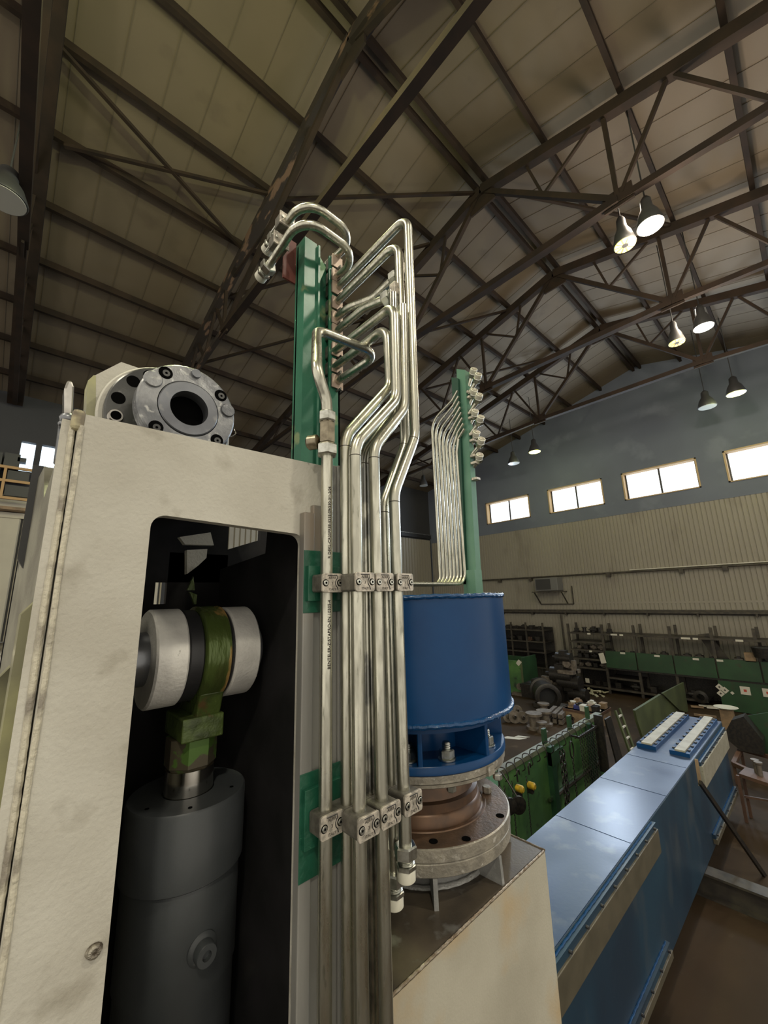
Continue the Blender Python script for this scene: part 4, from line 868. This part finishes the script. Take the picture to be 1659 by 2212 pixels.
MB().box((14.2,8.0,.02),(14.24,10.2,1.18)).build('front_panel','fencegreen',gc); MB().box((14.24,8.0,.02),(15.3,8.04,1.30)).build('side_panel','shelfgreen',gc); MB().box((15.3,8.0,.02),(15.34,10.2,1.18)).build('back_panel','shelfgreen',gc)
MB().box((14.24,8.0,.02),(15.3,10.2,.06)).build('bottom_panel','shelfgreen',gc); MB().box((14.19,7.98,.3),(14.2,8.06,1.2)).build('edge_strip','olive',gc)
MB().prism([V3(14.18,7.98,1.15),V3(14.18,8.12,1.0),V3(14.18,8.22,1.10),V3(14.18,8.1,1.24)],(-.004,0,0)).build('tag_paper','paper',gc)
# wall heater, pipe, pipework
hp = thing('wall_heater','grey box heater on a steel bracket high on the gable wall','heater',(17.1,7.9,3.75))
MB().box((16.95,7.55,3.72),(17.5,8.55,4.28)).build('heater_case',mat('heater_grey',(.13,.13,.125),.5),hp,bevel=.02); MB().box((16.94,7.85,3.78),(16.95,8.5,4.22)).build('grille','lampbody',hp)
b = MB()
for y in (7.45,8.65): b.beam((17.0,y,3.68),(17.55,y,3.68),.04,.04); b.beam((17.0,y,3.68),(17.55,y,3.15),.04,.04)
b.beam((17.0,7.35,3.68),(17.0,8.75,3.68),.04,.04); b.beam((17.5,7.2,3.15),(17.5,8.65,3.15),.04,.04); b.beam((17.5,7.2,3.15),(17.5,7.2,3.9),.04,.04); b.build('bracket','rack',hp)
b = MB().tube([(17.40,14.5,4.34),(17.40,-6,4.34)],.035,10); o = b.build('heating_pipe','rack'); tag(o,'dark horizontal pipe running along the gable wall over the heater','pipe')
b = MB()
for y in (10.5,8.9,5.6,3.2,2.0): b.box((17.36,y,4.2),(17.51,y+.14,4.36))
b.build('pipe_bracket','rack',o)
o = MB().box((17.42,-4,4.40),(17.51,4.9,4.43)).build('strip_light_rail','paper'); tag(o,'pale thin rail above the heating pipe on the right','rail')
o = MB().tube([(17.4,7.75,.6),(17.4,7.75,2.75)],.035,8).build('vertical_pipe','rack'); tag(o,'dark vertical pipe on the wall between the two racks','pipe')
# floor clutter
def fl(px,py): p = W(px,py,'z',0); return p
cl = [(1098,1560,'wheel',1.15),(1112,1562,'wheel',1.3),(1130,1562,'wheel',1.2),(1118,1545,'wheel',1.1)]
for i,(px,py,k_,s) in enumerate(cl): p = fl(px,py); item(tuple(p),k_,'flanged steel casting standing on the floor beside the drum, %s from the left' % OR[i],'wheel','clutter2',s,'flanged wheels on the floor')
for i,(px,py,s) in enumerate(((1156,1574,2.0),(1178,1566,1.9),(1172,1582,1.3),(1176,1543,1.6))):
    p = fl(px,py); item(tuple(p),'spool','upright flanged steel spool on the floor, %s' % ('largest, on the left','right behind the largest','slim one in front','small one at the back')[i],'spool','clutter2',s,'flanged spools on the floor')
p = fl(1205,1560); pb_ = thing('pipe_bundle','short stack of pale square tubes on the floor beside the spools','tube stack',tuple(p))
for i in range(3):
    for j in range(2): MB().beam(p+V3(-.25+.0*i,-.2+i*.17,.08+j*.15),p+V3(.55,-.05+i*.17,.08+j*.15),.11,.11).build('square_tube','clutter2',pb_)
p = fl(1232,1558); 
for i in range(4): item((p.x+.15*math.cos(i*2),p.y+.15*math.sin(i*2),0),'wheel','small dark flange in the heap right of the square tubes, %s piece' % OR[i],'flange','clutter2' if i%2 else 'clutter',.9,'heap of small flanges')
bt = thing('bore_tube','large black flanged tube lying open towards the viewer on the floor','tube',(13.4,6.6,0))
d = Vector((-.72,-.55,0)).normalized(); c = V3(12.9,6.45,.40)
MB().lathe(c,-d,[(.26,.02),(.27,0),(.36,0),(.40,.02),(.40,.10),(.34,.12),(.34,.9),(.40,.92),(.40,1.0),(.26,1.0)],40,True,True).build('tube_body','clutter',bt)
MB().lathe(c-d*.25,-d,[(.265,0),(.265,.02)],32).build('dark_bore','black',bt)
MB().box((c.x+.1,c.y-.3,0),(c.x+.7,c.y+.6,.12)).build('skid','rack',bt)
# heap of machinery behind
for i,(px,py,k_,s,z_) in enumerate(((1165,1500,'motor',2.6,0),(1190,1480,'bracket',3.0,.3),(1215,1462,'motor',2.6,.6),(1228,1440,'bracket',2.6,.95),(1205,1505,'case',2.6,.0),(1232,1478,'motor',2.5,.4),(1250,1500,'motor',2.0,.1),(1150,1520,'case',2.2,0),(1130,1525,'bracket',2.4,0),(1218,1420,'motor',1.8,1.5))):
    p = W(px,py,'x',14.3); item((p.x,p.y,max(0,p.z-.2)),k_,'%s dark machinery lump in the heap between the two racks, counted from below' % OR[i],'machinery','clutter' if i not in (1,3,8) else 'clutter2',s,'heap of dark machinery')
# pale scrap and pallet
p = fl(1270,1500); b = MB(); random.seed(5)
for k in range(26):
    q = p+V3(random.uniform(-.7,.5),random.uniform(-.5,.5),random.uniform(.02,.14)); b.box((-.12,-.04,-.015),(.12,.04,.015),Matrix.Translation(q)@Matrix.Rotation(random.uniform(0,3),4,'Z')@Matrix.Rotation(random.uniform(-.5,.5),4,'X'))
tag(b.build('wood_scrap',mat('pale_scrap',(.42,.40,.28),.7)),'scattered pile of pale scrap on the floor behind the pallet','scrap',kind='stuff')
p = fl(1300,1565); pt = thing('pallet_crate','wooden pallet crate heaped with small parts beyond the partition','crate',tuple(p))
MB().box((p.x-.4,p.y-.1,0),(p.x+.5,p.y+.85,.36)).build('crate_body','wood',pt); MB().box((p.x-.42,p.y-.12,.30),(p.x+.52,p.y+.87,.36)).build('crate_rim','brownsteel',pt)
random.seed(9)
for i in range(12):
    q = (p.x+random.uniform(-.3,.4),p.y+random.uniform(0,.75),.36); mm = random.choice(['paper','clutter','clutter2','wood'])
    item(q,random.choice(['case','bracket','motor','spool']),'%s small part heaped on the wooden pallet crate' % OR[i],'small part',mm,.75,'small parts on the pallet crate')
o = MB().box((p.x-.3,p.y+.25,.36),(p.x-.05,p.y+.6,.46)).build('blue_box',mat('blue_carton',(.04,.05,.22),.5)); tag(o,'small blue carton on the wooden pallet crate','carton')
# floor marks, items at the right
sp_ = W(1568,1528,'z',.55); t = thing('white_basin','white oval basin on a brown stool below the hazard stickers','basin',(sp_.x,sp_.y,0))
MB().lathe((sp_.x,sp_.y,.5),(0,0,1),[(.14,0),(.24,.05),(.26,.06),(.23,.05),(.14,.02)],32,True,False).build('basin','white',t); MB().box((sp_.x-.13,sp_.y-.13,0),(sp_.x+.13,sp_.y+.13,.5)).build('stool','wood',t)
tb = thing('brown_bench','brown steel bench with thin legs at the right edge','bench',(9.2,1.0,0))
q = [W(1597,1678,'z',.64),W(1612,1664,'z',.64),W(1720,1690,'z',.64),W(1720,1720,'z',.64)]
MB().prism(q,(0,0,.05)).build('bench_top','brownsteel',tb)
for px,py in ((1613,1770),(1623,1760),(1700,1790),(1712,1775)):
    g = fl(px,py+6); MB().box((g.x-.02,g.y-.02,0),(g.x+.02,g.y+.02,.66)).build('leg','brownsteel',tb)
g0, g1 = fl(1618,1771), fl(1706,1788); MB().beam(V3(g0.x,g0.y,.33),V3(g1.x,g1.y,.33),.03,.03).build('stretcher','brownsteel',tb)
for i,(px,py) in enumerate(((1636,1670),(1643,1676))):
    c = W(px,py,'z',.69); o = MB().lathe(c,(0,0,1),[(.035,0),(.035,.16),(.055,.18),(.055,.20),(.02,.20)],16).build('steel_bolt','clutter2'); tag(o,'mushroom-headed steel bolt on the brown bench, %s one' % ('left','right')[i],'bolt','bolts on the bench')
b = MB(); z_=.35
fq = [W(1585,1650,'z',z_),W(1600,1618,'z',z_),W(1680,1640,'z',z_),W(1672,1690,'z',z_)]
for i in range(4): b.beam(fq[i],fq[(i+1)%4],.07,.07); b.beam(fq[i],V3(fq[i].x,fq[i].y,0),.05,.05)
tag(b.build('steel_trestle','brownsteel'),'low brown steel trestle frame behind the bench','trestle')
o = MB().prism([W(1562,1590,'x',11.2),W(1580,1556,'x',11.2),W(1606,1548,'x',11.2),W(1648,1600,'x',11.2),W(1650,1632,'x',11.2),W(1600,1622,'x',11.2)],(.35,.0,0)).build('dark_machine_part','clutter'); tag(o,'large black slanted machine part at the right beyond the boom','machine part')
o = MB().prism([W(1600,1548,'x',11.6),W(1720,1530,'x',11.6),W(1720,1650,'x',11.6),W(1652,1628,'x',11.6)],(.03,.0,0)).build('green_sheet','shelfgreen'); tag(o,'green slanted sheet at the right edge behind the black part','sheet')
for i,(px,py,l) in enumerate(((1510,1528,.4),(1493,1530,.3),(1527,1532,.3),(1500,1548,.5))):
    p = fl(px,py); o = MB().beam(p+V3(0,0,.06),p+V3(.1,-l,.06),.08,.05).build('pale_offcut','paper' if i%2==0 else 'wood'); tag(o,'%s pale offcut on the floor beyond the boom end' % OR[i],'offcut','offcuts beyond the boom')
for i,(px,py,w_) in enumerate(((1110,1595,.5),(1128,1592,.3),(1170,1620,.35))):
    p = fl(px,py); o = MB().prism([p+V3(-w_*.4,w_*.5,0),p+V3(.02,w_*.4,0),p+V3(w_*.4,-w_*.5,0),p+V3(0,-w_*.3,0)],(0,0,.006)).build('paper_scrap','paper'); tag(o,'flat pale scrap on the brown floor near the partition, %s from the left' % OR[i],'scrap','flat scraps on the floor')
